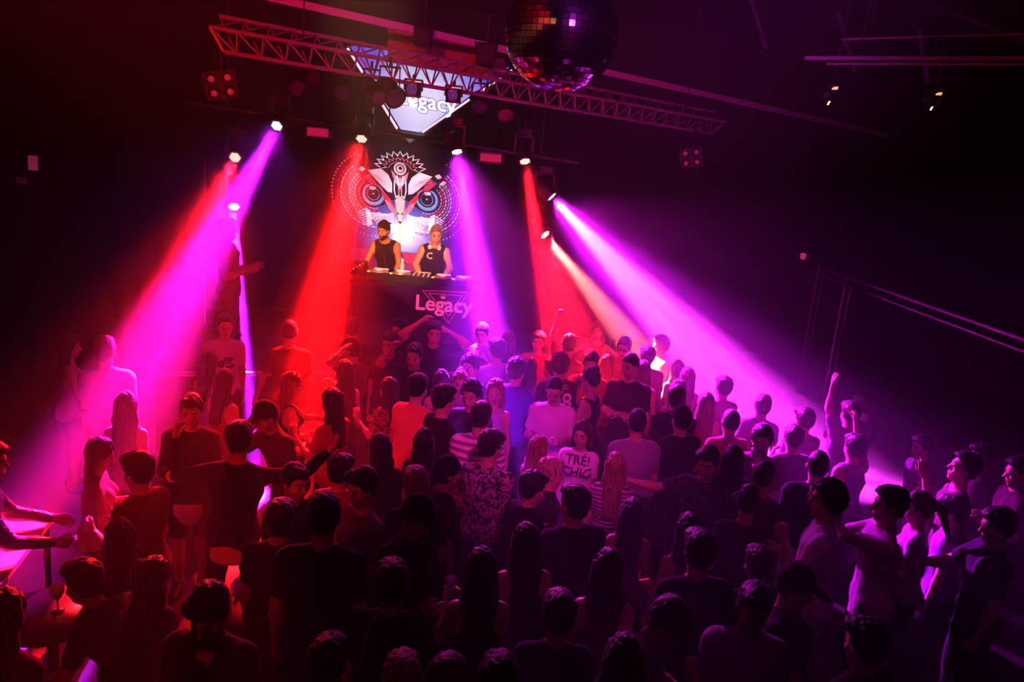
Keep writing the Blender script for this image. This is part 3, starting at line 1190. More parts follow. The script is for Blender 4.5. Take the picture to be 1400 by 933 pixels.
mb.build('lettering', wm, sign)
mb = MB()
vs, fs = text_mesh('Legacy', .33, .016)
c1 = at_depth(583, 139, DS - .03)
mb.add([c1 - O + rx * v.x + rz * v.y for v in vs], fs)
mb.build('letter_outline', mat('letter_outline_blue', (.1, .1, .3), emit=(.12, .14, .45), estr=.8), sign)  # darker blue outline behind the white letters
mb = MB()
bar_between(mb, q(543, 176, DS - .03), q(474, 64, DS - .03), .02, .03)
bar_between(mb, q(577, 181, DS - .03), q(700, 96, DS - .03), .02, .03)
mb.build('edge_light', mat('edge_white', (.8, .75, .8), emit=(1, .85, 1), estr=.9), sign)
tag(sign, 'downward pointing white illuminated triangle sign with white lettering above the stage', 'sign')

# ------------------------------------------------------------------ artist booth
BY = 11.0
booth = empty('dj_booth', at_y(560, 378, BY))
booth.location.z = ZS
O = booth.location.copy()
bl, br_ = at_y(478, 386, BY), at_y(660, 394.5, BY)
ztop = (bl.z + br_.z) / 2
mb = MB()
mb.box(((bl.x + br_.x) / 2 - O.x, BY + .35 - O.y, ztop - .03 - O.z), (br_.x - bl.x, .72, .06))
mb.build('table_top', mat('booth_top', (.03, .028, .03), rough=.4), booth)
pm = mat('booth_purple_panel', (.06, .03, .10), rough=.5)
mb = MB()
zt, zb = ztop - .06, ZS + .03
f0 = [V((bl.x + .02, BY + .02, zt)), V((br_.x - .02, BY + .02, zt)), V((br_.x - .02, BY + .02, zb)), V((bl.x + .02, BY + .02, zb))]
f1 = [p + V((0, .04, 0)) for p in f0]
mb.add([p - O for p in f0 + f1], [(3, 2, 1, 0), (4, 5, 6, 7), (0, 1, 5, 4), (1, 2, 6, 5), (2, 3, 7, 6), (3, 0, 4, 7)])
mb.build('front_panel', pm, booth)
mb = MB()
A0, A1, A2, A3 = at_y(481, 391, BY + .01), at_y(520, 392, BY + .01), at_y(600, 442, BY + .01), at_y(481, 440, BY + .01)
mb.poly([p - O for p in (A0, A3, A2, A1)])
mb.build('dark_drape', M_BLACK, booth)
for sx_ in (0, 1):
    mb = MB()
    x = (bl.x + .05) if sx_ == 0 else (br_.x - .05)
    mb.box((x - O.x, BY + .37 - O.y, (zt + zb) / 2 - O.z), (.05, .62, zt - zb))
    mb.build('side_panel', M_BLACK, booth)
lm = mat('booth_logo_pink', (.75, .25, .5), emit=(.85, .16, .45), estr=.55)
mb = MB()
c0 = at_y(606.5, 417, BY)
rx = (at_y(640, 414.5, BY) - at_y(575, 409.5, BY)).normalized()
rz = V((0, 0, 1))
vs, fs = text_mesh('Legacy', .30, .006)
mb.add([c0 - O + rx * v.x + rz * v.y - V((0, .012, 0)) for v in vs], fs)
mb.build('lettering', lm, booth)
mb = MB()
for off in (0, 5):
    T = [at_y(578 + off * 1.6, 397 + off * .8, BY), at_y(640 - off * 1.6, 400 + off * .9, BY), at_y(613.5, 442 - off * 2, BY)]
    for i in range(3):
        bar_between(mb, T[i] - O - V((0, .01, 0)), T[(i + 1) % 3] - O - V((0, .01, 0)), .006, .010)
mb.build('triangle_outline', mat('booth_outline_pink', (.6, .15, .4), emit=(.7, .1, .4), estr=.3), booth)
mb = MB()
c = at_y(606, 406.5, BY) - O - V((0, .012, 0))
for i, (dx, h_) in enumerate(((-.035, .028), (-.018, .042), (0, .058), (.018, .042), (.035, .028))):
    mb.poly([c + V((dx * .5 - .008, 0, -.02)), c + V((dx * .5 + .008, 0, -.02)), c + V((dx * 1.3, 0, h_))])
mb.build('crown_emblem', lm, booth)
tag(booth, 'artist booth whose purple front bears pink lettering in a triangle outline', 'booth')

# decks on the table
ZT = ztop
gold = mat('gear_lit_silver', (.62, .55, .5), rough=.35, metal=.6)
gled = mat('gear_led', (.8, .5, .2), emit=(1, .55, .2), estr=1.2)
gled2 = mat('gear_led_white', (.8, .8, .9), emit=(.9, .8, .7), estr=.7)


def deck(px, label, mixer=False):
    p = at_y(px, 372, BY + .34)
    r = empty('mixer' if mixer else 'media_player', (p.x, BY + .34, ZT))
    w_ = .32 if mixer else .34
    MB().box((0, 0, .05), (w_, .42, .10), bev=.015).build('case', mat('gear_black', (.02, .02, .022), rough=.4), r)
    if mixer:
        for i in range(4):
            for j in range(4):
                MB().tube((-.105 + i * .07, .15 - j * .06, .10), (-.105 + i * .07, .15 - j * .06, .122), .014, .011, 10).build('knob', gold, r)
            MB().box((-.105 + i * .07, -.12, .112), (.022, .035, .022)).build('fader', gold, r)
        MB().box((.0, .185, .103), (.2, .02, .006)).build('level_light', gled, r)
    else:
        MB().lathe([(0, .118), (.06, .12), (.115, .118), (.122, .108), (.122, .10)], (0, -.05, 0), n=28).build('jog_wheel', gold, r)
        MB().tube((0, -.05, .119), (0, -.05, .123), .05, n=20).build('jog_display', gled2, r)
        MB().box((0, .155, .104), (.2, .07, .008)).build('screen', gled2, r)
        for i in range(4):
            MB().box((-.09 + i * .06, .09, .104), (.03, .018, .008)).build('pad', gold if i % 2 else gled, r)
        MB().tube((-.125, -.17, .10), (-.125, -.17, .115), .022, n=14).build('play_button', gled, r)
        MB().box((.135, -.1, .108), (.02, .05, .02)).build('pitch_fader', gold, r)
    tag(r, label, 'mixer' if mixer else 'player', None if mixer else 'media players on the booth')


deck(519, 'media player on the booth under the capped artist')
deck(549, 'media player on the booth beside the mixer')
deck(577, 'mixer with rows of knobs on the booth between the artists', True)
deck(606, 'media player on the booth under the blond artist')
deck(634, 'media player at the far end of the booth past the blond artist')
# bottle between the artists
p = at_y(548.5, 371, BY + .55)
r = empty('water_bottle', (p.x, BY + .62, ZT))
MB().lathe([(0, 0), (.033, 0), (.036, .02), (.036, .15), (.03, .18), (.014, .215), (.014, .235)], n=16).build('bottle', mat('bottle_lit', (.55, .6, .8), rough=.15, spec=.6), r)
MB().tube((0, 0, .232), (0, 0, .25), .016, n=12).build('cap', gled2, r)  # cap given the white LED glow as a bright spot
tag(r, 'pale water bottle standing on the booth between the two artists', 'bottle')
# small effects rack to the side of the booth
p = at_y(489, 360, BY + .5)
r = empty('effects_unit', (p.x, BY + .55, ZT))
MB().box((0, 0, .09), (.24, .2, .18), bev=.01).build('case', mat('gear_black', (.02, .02, .022)), r)
for i in range(5):
    MB().ball((-.09 + i * .045, -.105, .05 + .028 * i), .011, n=8, m=6).build('indicator', (gled if i % 2 else mat('gear_led_red', (.8, .1, .1), emit=(1, .05, .05), estr=2)), r)
tag(r, 'black effects unit with red indicator lamps at the booth end', 'effects unit')

# ------------------------------------------------------------------ lighting truss
def truss(name, label, a_top, b_top, a_bot, b_bot, rear, r=.024, n=26, m=M_STEEL):
    root = empty(name, a_top)
    O = root.location.copy()
    A, B, Cc, Dd = [V(p) - O for p in (a_top, b_top, a_bot, b_bot)]
    E_, F_ = A + V(rear), B + V(rear)
    for p_, q_ in ((A, B), (Cc, Dd), (E_, F_)):
        MB().tube(p_, q_, r, n=10).build('chord', m, root)
    mb = MB()
    for i in range(n):
        t0, t1 = i / n, (i + 1) / n
        tm = (t0 + t1) / 2
        mb.tube(A.lerp(B, t0), Cc.lerp(Dd, tm), r * .42, n=6)
        mb.tube(Cc.lerp(Dd, tm), A.lerp(B, t1), r * .42, n=6)
        mb.tube(E_.lerp(F_, t0), Cc.lerp(Dd, tm), r * .42, n=6)
        mb.tube(Cc.lerp(Dd, tm), E_.lerp(F_, t1), r * .42, n=6)
        mb.tube(A.lerp(B, t0), E_.lerp(F_, t1), r * .42, n=6)
    mb.tube(A, Cc, r * .8)
    mb.tube(B, Dd, r * .8)
    mb.build('lattice_bracing', m, root)
    tag(root, label, 'truss')
    return root


TA, TB = at_depth(287, 37, 7.8), at_depth(992, 167, 12.6)
TC, TD = at_depth(306, 71, 7.85), at_depth(974, 183, 12.5)
tr = truss('lighting_truss', 'long triangular aluminium lighting truss hanging across the hall in front of the stage', TA, TB, TC, TD, at_depth(300, 22, 8.2) - at_depth(287, 37, 7.8), n=30)
for t in (.12, .5, .88):
    p = TA.lerp(TB, t) - TA
    MB().tube(p, V((p.x, p.y, ZC - TA.z)), .008, n=6).build('hanger_cable', M_DARKM, tr)
# stage rear bar that carries the moving heads
ha, hb = at_depth(255, 140, 10.6), at_depth(790, 222, 11.3)
t2 = empty('stage_lighting_bar', ha)
MB().tube((0, 0, 0), hb - ha, .03).build('pipe', M_DARKM, t2)
for t in (.1, .5, .9):
    p = (hb - ha) * t
    MB().tube(p, V((p.x, p.y, ZC - ha.z)), .01, n=6).build('hanger_cable', M_DARKM, t2)
tag(t2, 'dark straight pipe above the stage that carries the beam lamps', 'lighting bar')


def tower(px, y0, y1, d, label):
    a, b = at_depth(px, y0, d), at_depth(px + 2, y1, d)
    z0 = ZS if px < 700 else 0.0
    a.z -= z0
    r = empty('lamp_stand_tower', (a.x, a.y, z0))
    MB().tube((0, 0, .03), (0, 0, a.z), .03).build('pole', M_DARKM, r)
    MB().lathe([(0, 0), (.3, 0), (.3, .02), (.05, .05), (.03, .06)], n=20).build('base', M_DARKM, r)
    tag(r, label, 'lamp stand')


tower(309, 200, 300, 11.0, 'black upright pole carrying two beam lamps behind the silhouetted person')
tower(763, 240, 330, 11.6, 'black upright pole carrying the magenta and salmon beam lamps')

# ------------------------------------------------------------------ beam lamps
LIGHTS = []


def spot(name, loc, target, col, energy, ang, blend=.35, size=.05, smoky=False):
    l = bpy.data.lights.new(name, 'SPOT')
    l.energy, l.color = energy, col
    l.spot_size, l.spot_blend, l.shadow_soft_size = R(ang), blend, size
    if smoky:          # noise in the light stands in for smoke: the cone is streaked
        l.use_nodes = True
        nt = l.node_tree
        em = [n for n in nt.nodes if n.type == 'EMISSION'][0]
        tc = nt.nodes.new('ShaderNodeTexCoord')
        nz = nt.nodes.new('ShaderNodeTexNoise')
        nz.inputs['Scale'].default_value = 16.0
        nz.inputs['Detail'].default_value = 2.0
        mr = nt.nodes.new('ShaderNodeMapRange')
        mr.inputs['From Min'].default_value = .36
        mr.inputs['From Max'].default_value = .64
        mr.inputs['To Min'].default_value = .45
        mr.inputs['To Max'].default_value = 1.6
        nt.links.new(tc.outputs['Normal'], nz.inputs['Vector'])
        nt.links.new(nz.outputs['Fac'], mr.inputs['Value'])
        nt.links.new(mr.outputs['Result'], em.inputs['Strength'])
    o = bpy.data.objects.new(name, l)
    COL.objects.link(o)
    o.location = loc
    o.rotation_euler = (V(target) - V(loc)).to_track_quat('-Z', 'Y').to_euler()
    return o


def moving_head(px, py, d, target, col, energy, ang, label, led, up=True, blend=.6):
    c = at_depth(px, py, d)              # centre of the lens face
    dr = (V(target) - c).normalized()
    Mq = (-dr).to_track_quat('Z', 'Y').to_matrix()      # local -Z looks along the beam
    pv = c - dr * .17
    r = empty('moving_head_spotlight', pv)
    # lamp head: from lens (z=-.17) back to z=+.15 in the beam frame
    MB().lathe([(0, -.150), (.088, -.150), (.092, -.168), (.104, -.168), (.108, -.15), (.10, .02), (.085, .10), (.05, .14), (0, .15)], M=Mq, n=24).build('lamp_head', M_DARKM, r)
    mb = MB()
    k = .031
    for i in range(-2, 3):
        for j in range(-2, 3):
            if abs(i + j) <= 2:
                x, y = k * (i + j / 2), k * j * .866
                mb.ball(Mq @ V((x, y, -.158)), (.0118, .0118, .006), Mq, n=10, m=6)
    mb.build('led_lens_array', mat('led_' + led[0], led[1], emit=led[1], estr=led[2]), r)
    yk = MB()
    s_ = 1 if up else -1
    for sd in (-1, 1):
        yk.box((sd * .125, 0, .09 * s_), (.03, .07, .26))
    yk.box((0, 0, .215 * s_), (.28, .08, .04))
    yk.build('yoke', M_DARKM, r)
    MB().box((0, 0, .275 * s_), (.24, .2, .09), bev=.03).build('base', M_DARKM, r)
    MB().tube((0, 0, .31 * s_), (0, 0, .42 * s_), .02).build('clamp', M_DARKM, r)
    tag(r, label, 'beam lamp', 'moving beam lamps over the stage')
    LIGHTS.append(spot('beam', c + dr * .03, target, col, energy, ang, blend, smoky=True))
    return r
LW = ('white', (1, .82, .95), 2.6)
LR = ('red', (1, .55, .42), 2.6)
BEAMS = [
    # px, py, depth, target px, py, z, colour, energy, angle, label, led
    (321, 216, 10.9, (178, 560), 1.42, (1, .006, .025), 60000, 13, 'red beam lamp on the pole over the silhouetted person', LR, True),
    (378, 173, 10.7, (168, 560), 1.38, (.60, .018, 1), 48000, 11.5, 'violet beam lamp hanging above the red lamp of the dark pole', LW, True),
    (320, 284, 11.0, (324, 520), .97, (.38, .015, 1), 420000, 8.5, 'small violet beam lamp directly behind the silhouetted person', LW, True),
    (494, 191, 10.8, (407, 560), 1.0, (1, .006, .008), 120000, 14, 'red beam lamp over the owl banner beside its crown', LR, True),
    (625, 209, 11.0, (694, 600), .4, (.68, .02, 1), 150000, 12, 'violet pink beam lamp at the far top corner of the owl banner', LW, True),
    (718, 222, 11.2, (768, 520), 1.2, (1, .012, .03), 100000, 9, 'red beam lamp hanging from the end of the stage bar', LR, True),
    (746, 322, 11.5, (905, 520), 1.2, (1, .15, .11), 90000, 13, 'salmon beam lamp low on the pole beside the stage', LR, False),
    (755, 270, 11.5, (1036, 570), .65, (1, .06, 1), 280000, 18.5, 'bright magenta beam lamp high on the pole beside the stage', LW, True),
]
for px, py, d, t, z, col, en, ang, lab, led, up in BEAMS:
    moving_head(px, py, d, at_z(*t, z), col, en, ang, lab, led, up)

# ------------------------------------------------------------------ mirror ball
bc = at_depth(768, 46, 5.4)
br = .385
ball = empty('mirror_ball', bc)
rng = random.Random(3)
mb = MB()
nst = 30
for j in range(nst):
    th0, th1 = math.pi * (j + .06) / nst, math.pi * (j + .94) / nst
    thm = (th0 + th1) / 2
    nseg = max(4, int(60 * math.sin(thm)))
    for i in range(nseg):
        p0, p1 = 2 * math.pi * (i + .05) / nseg, 2 * math.pi * (i + .95) / nseg
        pm_ = (p0 + p1) / 2
        n = V((math.sin(thm) * math.cos(pm_), math.sin(thm) * math.sin(pm_), math.cos(thm)))
        n2 = (n + V((rng.gauss(0, .015), rng.gauss(0, .015), rng.gauss(0, .015)))).normalized()
        vs = []
        for th, ph in ((th0, p0), (th1, p0), (th1, p1), (th0, p1)):
            q_ = V((math.sin(th) * math.cos(ph), math.sin(th) * math.sin(ph), math.cos(th))) * br
            q_ = q_ - n2 * ((q_ - n * br).dot(n2))
            vs.append(q_)
        mb.add(vs, [(0, 1, 2, 3)])
mb.build('mirror_tiles', mat('mirror_glass', (.8, .78, .8), rough=.06, metal=1, vary=.02), ball)
MB().ball((0, 0, 0), br * .985, n=48, m=24).build('core', mat('ball_core', (.02, .02, .02), rough=.5), ball)
MB().lathe([(0, br + .09), (.03, br + .09), (.03, br + .03), (.07, br + .01), (.07, br - .02)], n=16).build('cap', M_DARKM, ball)
MB().tube((0, 0, br + .05), (0, 0, ZC - bc.z), .008, n=6).build('hanging_chain', M_DARKM, ball)
tag(ball, 'large mirror ball covered in small square mirrors hanging before the truss', 'mirror ball')

# ------------------------------------------------------------------ other lamps
glass_dim = mat('lamp_glass_red', (.3, .05, .08), rough=.2, emit=(.8, .08, .16), estr=.16)
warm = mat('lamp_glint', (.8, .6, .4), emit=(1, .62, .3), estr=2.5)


def profile_lamp(px, py, d, dx, dy, L, rad, label, lens=None):
    """long stage lamp; (dx, dy) is where its front points in picture pixels from its middle"""
    c = at_depth(px, py, d)
    t = at_depth(px + dx, py + dy, d - .12)
    dr = (t - c).normalized()
    Mq = dr.to_track_quat('Z', 'Y').to_matrix()
    r = empty('stage_spotlight', c)
    MB().lathe([(0, -L * .5), (rad * .7, -L * .48), (rad * .95, -L * .3), (rad, 0), (rad * .8, .02), (rad * .8, L * .4), (rad * 1.05, L * .42), (rad * 1.05, L * .5), (rad * .9, L * .5), (rad * .85, L * .44), (0, L * .44)], M=Mq, n=20).build('housing', M_DARKM, r)
    mb = MB()
    for sd in (-1, 1):
        bar_between(mb, Mq @ V((sd * rad * 1.15, 0, 0)), V((sd * rad * .9, 0, rad * 2.1)), .012, .03)
    mb.tube((-rad, 0, rad * 2.1), (rad, 0, rad * 2.1), .012, n=6)
    mb.tube((0, 0, rad * 2.1), (0, 0, rad * 3.0), .016, n=8)
    mb.build('yoke', M_DARKM, r)
    MB().lathe([(0, L * .452), (rad * .8, L * .452)], M=Mq, n=20).build('lens', lens or mat('lens_dark', (.05, .05, .08), rough=.1, spec=.8), r)
    tag(r, label, 'stage lamp', 'dark lamps under the truss')


profile_lamp(507, 121, 8.8, 14, 16, .42, .095, 'long dark profile lamp angled before the edge of the triangle sign')
profile_lamp(532, 124, 8.9, 14, 16, .34, .12, 'wide dark profile lamp against the triangle sign, second of the angled pair')
for i, (px, py, lab) in enumerate(((405, 112, 'small dark lamp under the truss over the violet beam lamp'), (428, 100, 'small dark lamp with bluish glint hanging mid truss'), (655, 138, 'round dark lamp just past the triangle sign'), (690, 150, 'round dark lamp below the mirror ball'),
                                   (466, 118, 'dark lamp hanging between mid truss and the angled profile lamps'))):
    profile_lamp(px, py, 9.0 + .004 * (px - 400), 3, 15, .24, .10, lab)


def box_lamp(px, py, d, w, label):
    r = empty('stage_spotlight', at_depth(px, py, d))
    MB().box((0, 0, 0), (w, .2, w * .95), bev=.03).build('housing', M_DARKM, r)
    MB().lathe([(0, 0), (w * .3, 0), (w * .33, .02), (w * .36, .0)], (0, -.11, 0), Matrix.Rotation(R(90), 3, 'X'), n=20).build('lens', mat('lens_blue', (.08, .08, .2), rough=.1, spec=.8, emit=(.1, .1, .45), estr=.25), r)
    mb = MB()
    for s_ in (-1, 1):
        mb.box((s_ * w * .58, 0, w * .3), (.02, .06, w * .7))
    mb.box((0, 0, w * .66), (w * 1.2, .06, .02))
    mb.tube((0, 0, w * .66), (0, 0, w * 1.0), .018)
    mb.build('yoke', M_DARKM, r)
    tag(r, label, 'stage lamp', 'dark lamps under the truss')


box_lamp(565, 123, 9.2, .17, 'square dark lamp hanging before the top of the triangle sign')
box_lamp(620, 131, 9.5, .17, 'square dark lamp hanging before the far edge of the triangle sign')
for px, py, w, lab in ((580, 52, .24, 'square dark loudspeaker under the ceiling beam above the triangle sign'), (665, 76, .28, 'dark loudspeaker under the ceiling beam beside the mirror ball')):
    p = at_depth(px, py, 10.2)
    r = empty('hanging_loudspeaker', p)
    MB().add([(-w * .55, -.14, w * .5), (w * .55, -.14, w * .5), (w * .4, -.14, -w * .5), (-w * .4, -.14, -w * .5), (-w * .4, .14, w * .5), (w * .4, .14, w * .5), (w * .3, .14, -w * .5), (-w * .3, .14, -w * .5)],
             [(3, 2, 1, 0), (4, 5, 6, 7), (0, 1, 5, 4), (1, 2, 6, 5), (2, 3, 7, 6), (3, 0, 4, 7)]).build('cabinet', M_BLACK, r)
    MB().box((0, -.145, 0), (w * .75, .012, w * .8)).build('grille', mat('grille', (.012, .012, .012), rough=.6), r)
    MB().tube((0, 0, w * .5), (0, 0, w * .5 + .35), .012).build('hanger', M_DARKM, r)
    tag(r, lab, 'loudspeaker')


def blinder(px, py, d, label, dirx):
    c = at_depth(px, py, d)
    r = empty('blinder_spotlight', c)
    w = (V((0, 0, CAMZ - .5)) - c).normalized()
    Mq = w.to_track_quat('Z', 'Y').to_matrix() @ Matrix.Rotation(R(12), 3, 'Z')
    MB().box((0, 0, -.06), (.30, .28, .07), None, bev=.02)
    mb = MB()
    mb.box(Mq @ V((0, 0, -.07)), (.34, .30, .08), Mq, bev=.02)
    mb.build('housing', M_DARKM, r)
    for i in (-1, 1):
        for j in (-1, 1):
            MB().lathe([(.07, -.03), (.062, .0), (.05, -.015), (0, -.02)], Mq @ V((i * .085, j * .075, 0)), Mq, n=16).build('lamp', M_DARKM, r)
            MB().ball(Mq @ V((i * .085, j * .075, -.012)), (.036, .036, .012), Mq, n=12, m=6).build('bulb', glass_dim, r)
    MB().tube((0, 0, .14), (0, 0, .45), .012).build('hanger', M_DARKM, r)
    tag(r, label, 'blinder lamp')


blinder(302, 117, 8.6, 'four bulb blinder lamp under the near truss end with dim red bulbs', 1)
blinder(945, 216, 12.2, 'four bulb blinder lamp under the far truss end with dim red bulbs', 1)


def strip(px, py, d, label):
    r = empty('flood_spotlight', at_depth(px, py, d))
    MB().box((0, .05, 0), (.34, .12, .16), bev=.02).build('housing', M_DARKM, r)
    MB().box((0, -.02, 0), (.29, .02, .11)).build('glass_front', mat('flood_glass', (.35, .05, .14), rough=.35, emit=(.5, .03, .14), estr=.45), r)
    mb = MB()
    for i in range(4):
        mb.box((0, -.033, -.045 + i * .03), (.29, .006, .004))
    mb.build('louvre', M_DARKM, r)
    for s_ in (-1, 1):
        MB().box((s_ * .18, .05, .05), (.015, .05, .2)).build('bracket', M_DARKM, r)
    tag(r, label, 'flood lamp')


strip(435, 181, 10.9, 'short rectangular red flood lamp on the stage bar next to the violet beam lamp')
strip(671, 216, 11.2, 'short rectangular red flood lamp on the stage bar before its end')

# two work lamps over the hall
for px, py, d, lab in ((1138, 119, 7.6, 'small lamp with warm glints under the ceiling pipe'), (1279, 127, 7.8, 'second small lamp with warm glints under the ceiling pipe, at its far end')):
    c = at_depth(px, py, d)
    r = empty('pendant_spotlight', c)
    Mq = (at_depth(px - 14, py + 22, d - .1) - c).normalized().to_track_quat('Z', 'Y').to_matrix()
    MB().lathe([(0, -.13), (.05, -.12), (.085, -.04), (.09, .1), (.08, .1), (.07, .02), (0, .0)], M=Mq, n=18).build('housing', M_DARKM, r)
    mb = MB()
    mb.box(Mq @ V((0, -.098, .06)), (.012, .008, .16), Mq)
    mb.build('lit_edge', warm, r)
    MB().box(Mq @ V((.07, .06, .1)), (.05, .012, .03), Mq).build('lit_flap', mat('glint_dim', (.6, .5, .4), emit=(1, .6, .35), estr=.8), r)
    MB().tube((0, 0, .08), (0, 0, .36), .012).build('hanger', M_DARKM, r)
    tag(r, lab, 'stage lamp')
# ceiling pipes
red_pipe = mat('pipe_paint', (.5, .42, .46), rough=.4, metal=.3)
for (x0, y0, x1, y1, d0, d1, rr, lab) in ((1100, 79.5, 1420, 79.5, 7.2, 7.2, .02, 'upper thin ceiling pipe over the two small warm lamps'), (1130, 87, 1420, 88, 7.3, 7.3, .014, 'thin conduit running just below the upper ceiling pipe'), (1150, 54, 1410, 46, 7.6, 7.6, .012, 'faint conduit above the paired ceiling pipes')):
    a, b = at_depth(x0, y0, d0), at_depth(x1, y1, d1)
    r = empty('ceiling_pipe_mount', a)
    MB().tube((0, 0, 0), b - a, rr).build('pipe', red_pipe, r)
    for t in (.15, .55, .9):
        p = (b - a) * t
        MB().tube(p, V((p.x, p.y, ZC - a.z)), .006, n=6).build('hanger', M_DARKM, r)
    tag(r, lab, 'ceiling pipe')
for (x0, y0, x1, y1, lab) in ((1026, -8, 1048, 66, 'flat roof strut above the far end of the ceiling beam'), (1146, 16, 1170, 98, 'flat roof strut crossing the paired ceiling pipes'), (1258, 40, 1268, 112, 'faint roof strut beside the second small warm lamp')):
    a, b = at_depth(x0, y0, 8.4), at_depth(x1, y1, 8.9)
    r = empty('roof_strut_mount', a)
    bar_between(MB(), V((0, 0, 0)), b - a, .05, .03).build('strut', mat('strut_paint', (.05, .035, .07), rough=.7), r)
    tag(r, lab, 'roof strut')

# side gallery guard rail
rl = mat('rail_metal', (.20, .14, .18), rough=.45, metal=.3)
ga = at_depth(1120, 366, 14.4)
gb = at_depth(1415, 470, 9.0)
rail = empty('gallery_railing', (ga.x, ga.y, 0))
O = rail.location.copy()
for dz in (0, -.13):
    MB().tube(ga - O + V((0, 0, dz)), gb - O + V((0, 0, dz)), .022 if dz == 0 else .016).build('handrail' if dz == 0 else 'mid_rail', rl, rail)
for t in (.0, .19):
    p = ga.lerp(gb, t) - O
    MB().tube(p, (p.x, p.y, 0), .022).build('post', rl, rail)
    MB().tube((p.x + .08, p.y - .05, p.z - .13), (p.x + .08, p.y - .05, 0), .012).build('post_stay', rl, rail)
tag(rail, 'thin metal guard rail with double posts along the side of the hall', 'railing')
p = at_depth(1098, 351, 14.3)
r = empty('wall_light_mount', p)
MB().lathe([(0, -.05), (.04, -.05), (.06, .04), (.0, .07)], n=12).build('lamp_shade', mat('exit_red', (.5, .05, .15), emit=(.9, .06, .3), estr=.5), r)
MB().box((0, .05, 0), (.08, .04, .12)).build('back_plate', M_DARKM, r)
tag(r, 'tiny red wall light above the end of the guard rail', 'wall light')
p = at_depth(45, 223, 9.5)
r = empty('wall_sign_mount', p)
MB().box((0, 0, 0), (.10, .03, .17)).build('face', mat('sign_dim_red', (.4, .05, .16), emit=(.55, .05, .2), estr=.33), r)
MB().box((0, .03, 0), (.12, .03, .19)).build('housing', M_DARKM, r)
MB().box((-.16, .02, -.22), (.1, .05, .08)).build('junction_box', mat('sign_dim_box', (.12, .03, .05), emit=(.25, .02, .08), estr=.1), r)  # faint red glow put into the box colour
tag(r, 'small dim red rectangular sign high on the dark side wall', 'sign')
# upright edge of the stage curtain
p0, p1 = at_depth(280, 255, 11.6), at_depth(281, 325, 11.6)
r = empty('stage_curtain', (p0.x, p0.y, 0))
mb = MB()
n = 26
vs, fs = [], []
for i in range(n + 1):
    x = -2.6 * i / n
    y = .06 * math.sin(i * 1.9) + .02 * math.sin(i * .7)
    vs += [V((x, y, .0)), V((x, y, 3.4))]
for i in range(n):
    fs.append((2 * i, 2 * i + 2, 2 * i + 3, 2 * i + 1))
mb.add(vs, fs, smooth=True)
cu = mb.build('cloth', mat('curtain_black', (.018, .014, .02), rough=.95, bump=.2), r)
cu.modifiers.new('thick', 'SOLIDIFY').thickness = .02
MB().tube((0, 0, 0), (0, 0, 3.42), .014).build('edge_pole', mat('pole_grey', (.3, .26, .3), rough=.4), r)
tag(r, 'black pleated curtain with thin pale pole at the dark side of the stage', 'curtain')

# ------------------------------------------------------------------ bar tables, drinks
white_top = mat('table_white_laminate', (.78, .74, .78), rough=.35)
zt = 1.05
e0, e1 = at_z(75, 704, zt), at_z(-40, 850, zt)
wv = V((-(e1 - e0).y, (e1 - e0).x, 0)).normalized()
if wv.x > 0:
    wv = -wv
tops = [e0, e1, e1 + wv * .42, e0 + wv * .34]
c = sum(tops, V((0, 0, 0))) / 4
tb = empty('bar_table', (c.x, c.y, 0))
O = tb.location.copy()
mb = MB()
up = [p - O for p in tops]
dn = [p - V((0, 0, .04)) for p in up]
mb.add(up + dn, [(0, 3, 2, 1), (4, 5, 6, 7), (0, 1, 5, 4), (1, 2, 6, 5), (2, 3, 7, 6), (3, 0, 4, 7)])
mb.build('table_top', white_top, tb)
for p in up:
    q_ = p.lerp(sum(up, V((0, 0, 0))) / 4, .15)
    MB().tube((q_.x, q_.y, 0), (q_.x, q_.y, zt - .04), .022).build('leg', M_DARKM, tb)
tag(tb, 'white topped bar table at the frame edge glowing magenta under the leather jacket arm', 'table')


def round_table(px, py, zt, rad, label, m):
    p = at_z(px, py, zt)
    r = empty('cocktail_table', (p.x, p.y, 0))
    MB().lathe([(0, zt - .03), (rad, zt - .03), (rad + .005, zt - .015), (rad, zt), (0, zt)], n=36).build('table_top', m, r)
    MB().tube((0, 0, .03), (0, 0, zt - .03), .035).build('pole', M_DARKM, r)
    MB().lathe([(0, 0), (.24, 0), (.24, .015), (.05, .05), (.035, .08)], n=28).build('base', M_DARKM, r)
    tag(r, label, 'table', 'round bar tables')
    return p


DARK_TOP = mat('table_dark_laminate', (.05, .035, .04), rough=.35)
T1 = round_table(70, 838, 1.05, .30, 'small round dark bar table with a stemmed glass, beside the bending person', DARK_TOP)
T2 = round_table(418, 722, 1.02, .26, 'small round bar table with tall glasses amid the red lit crowd', mat('table_red_laminate', (.35, .2, .18), rough=.35))
T3 = round_table(333, 836, .75, .24, 'low round table with cups behind the seated person in navy', DARK_TOP)
T4 = round_table(412, 606, 1.05, .26, 'round bar table in the red beam before the blonde in profile', mat('table_red_laminate', (.35, .2, .18)))

GL = bpy.data.materials.new('clear_glass')
GL.use_nodes = True
b_ = GL.node_tree.nodes['Principled BSDF']
b_.inputs['Base Color'].default_value = (.9, .88, .95, 1)
b_.inputs['Roughness'].default_value = .08
b_.inputs['Transmission Weight'].default_value = .85
b_.inputs['IOR'].default_value = 1.3
LIQ = mat('drink_amber', (.55, .16, .06), rough=.15, spec=.6)
CUP = mat('cup_frosted', (.6, .52, .5), rough=.3, spec=.5)


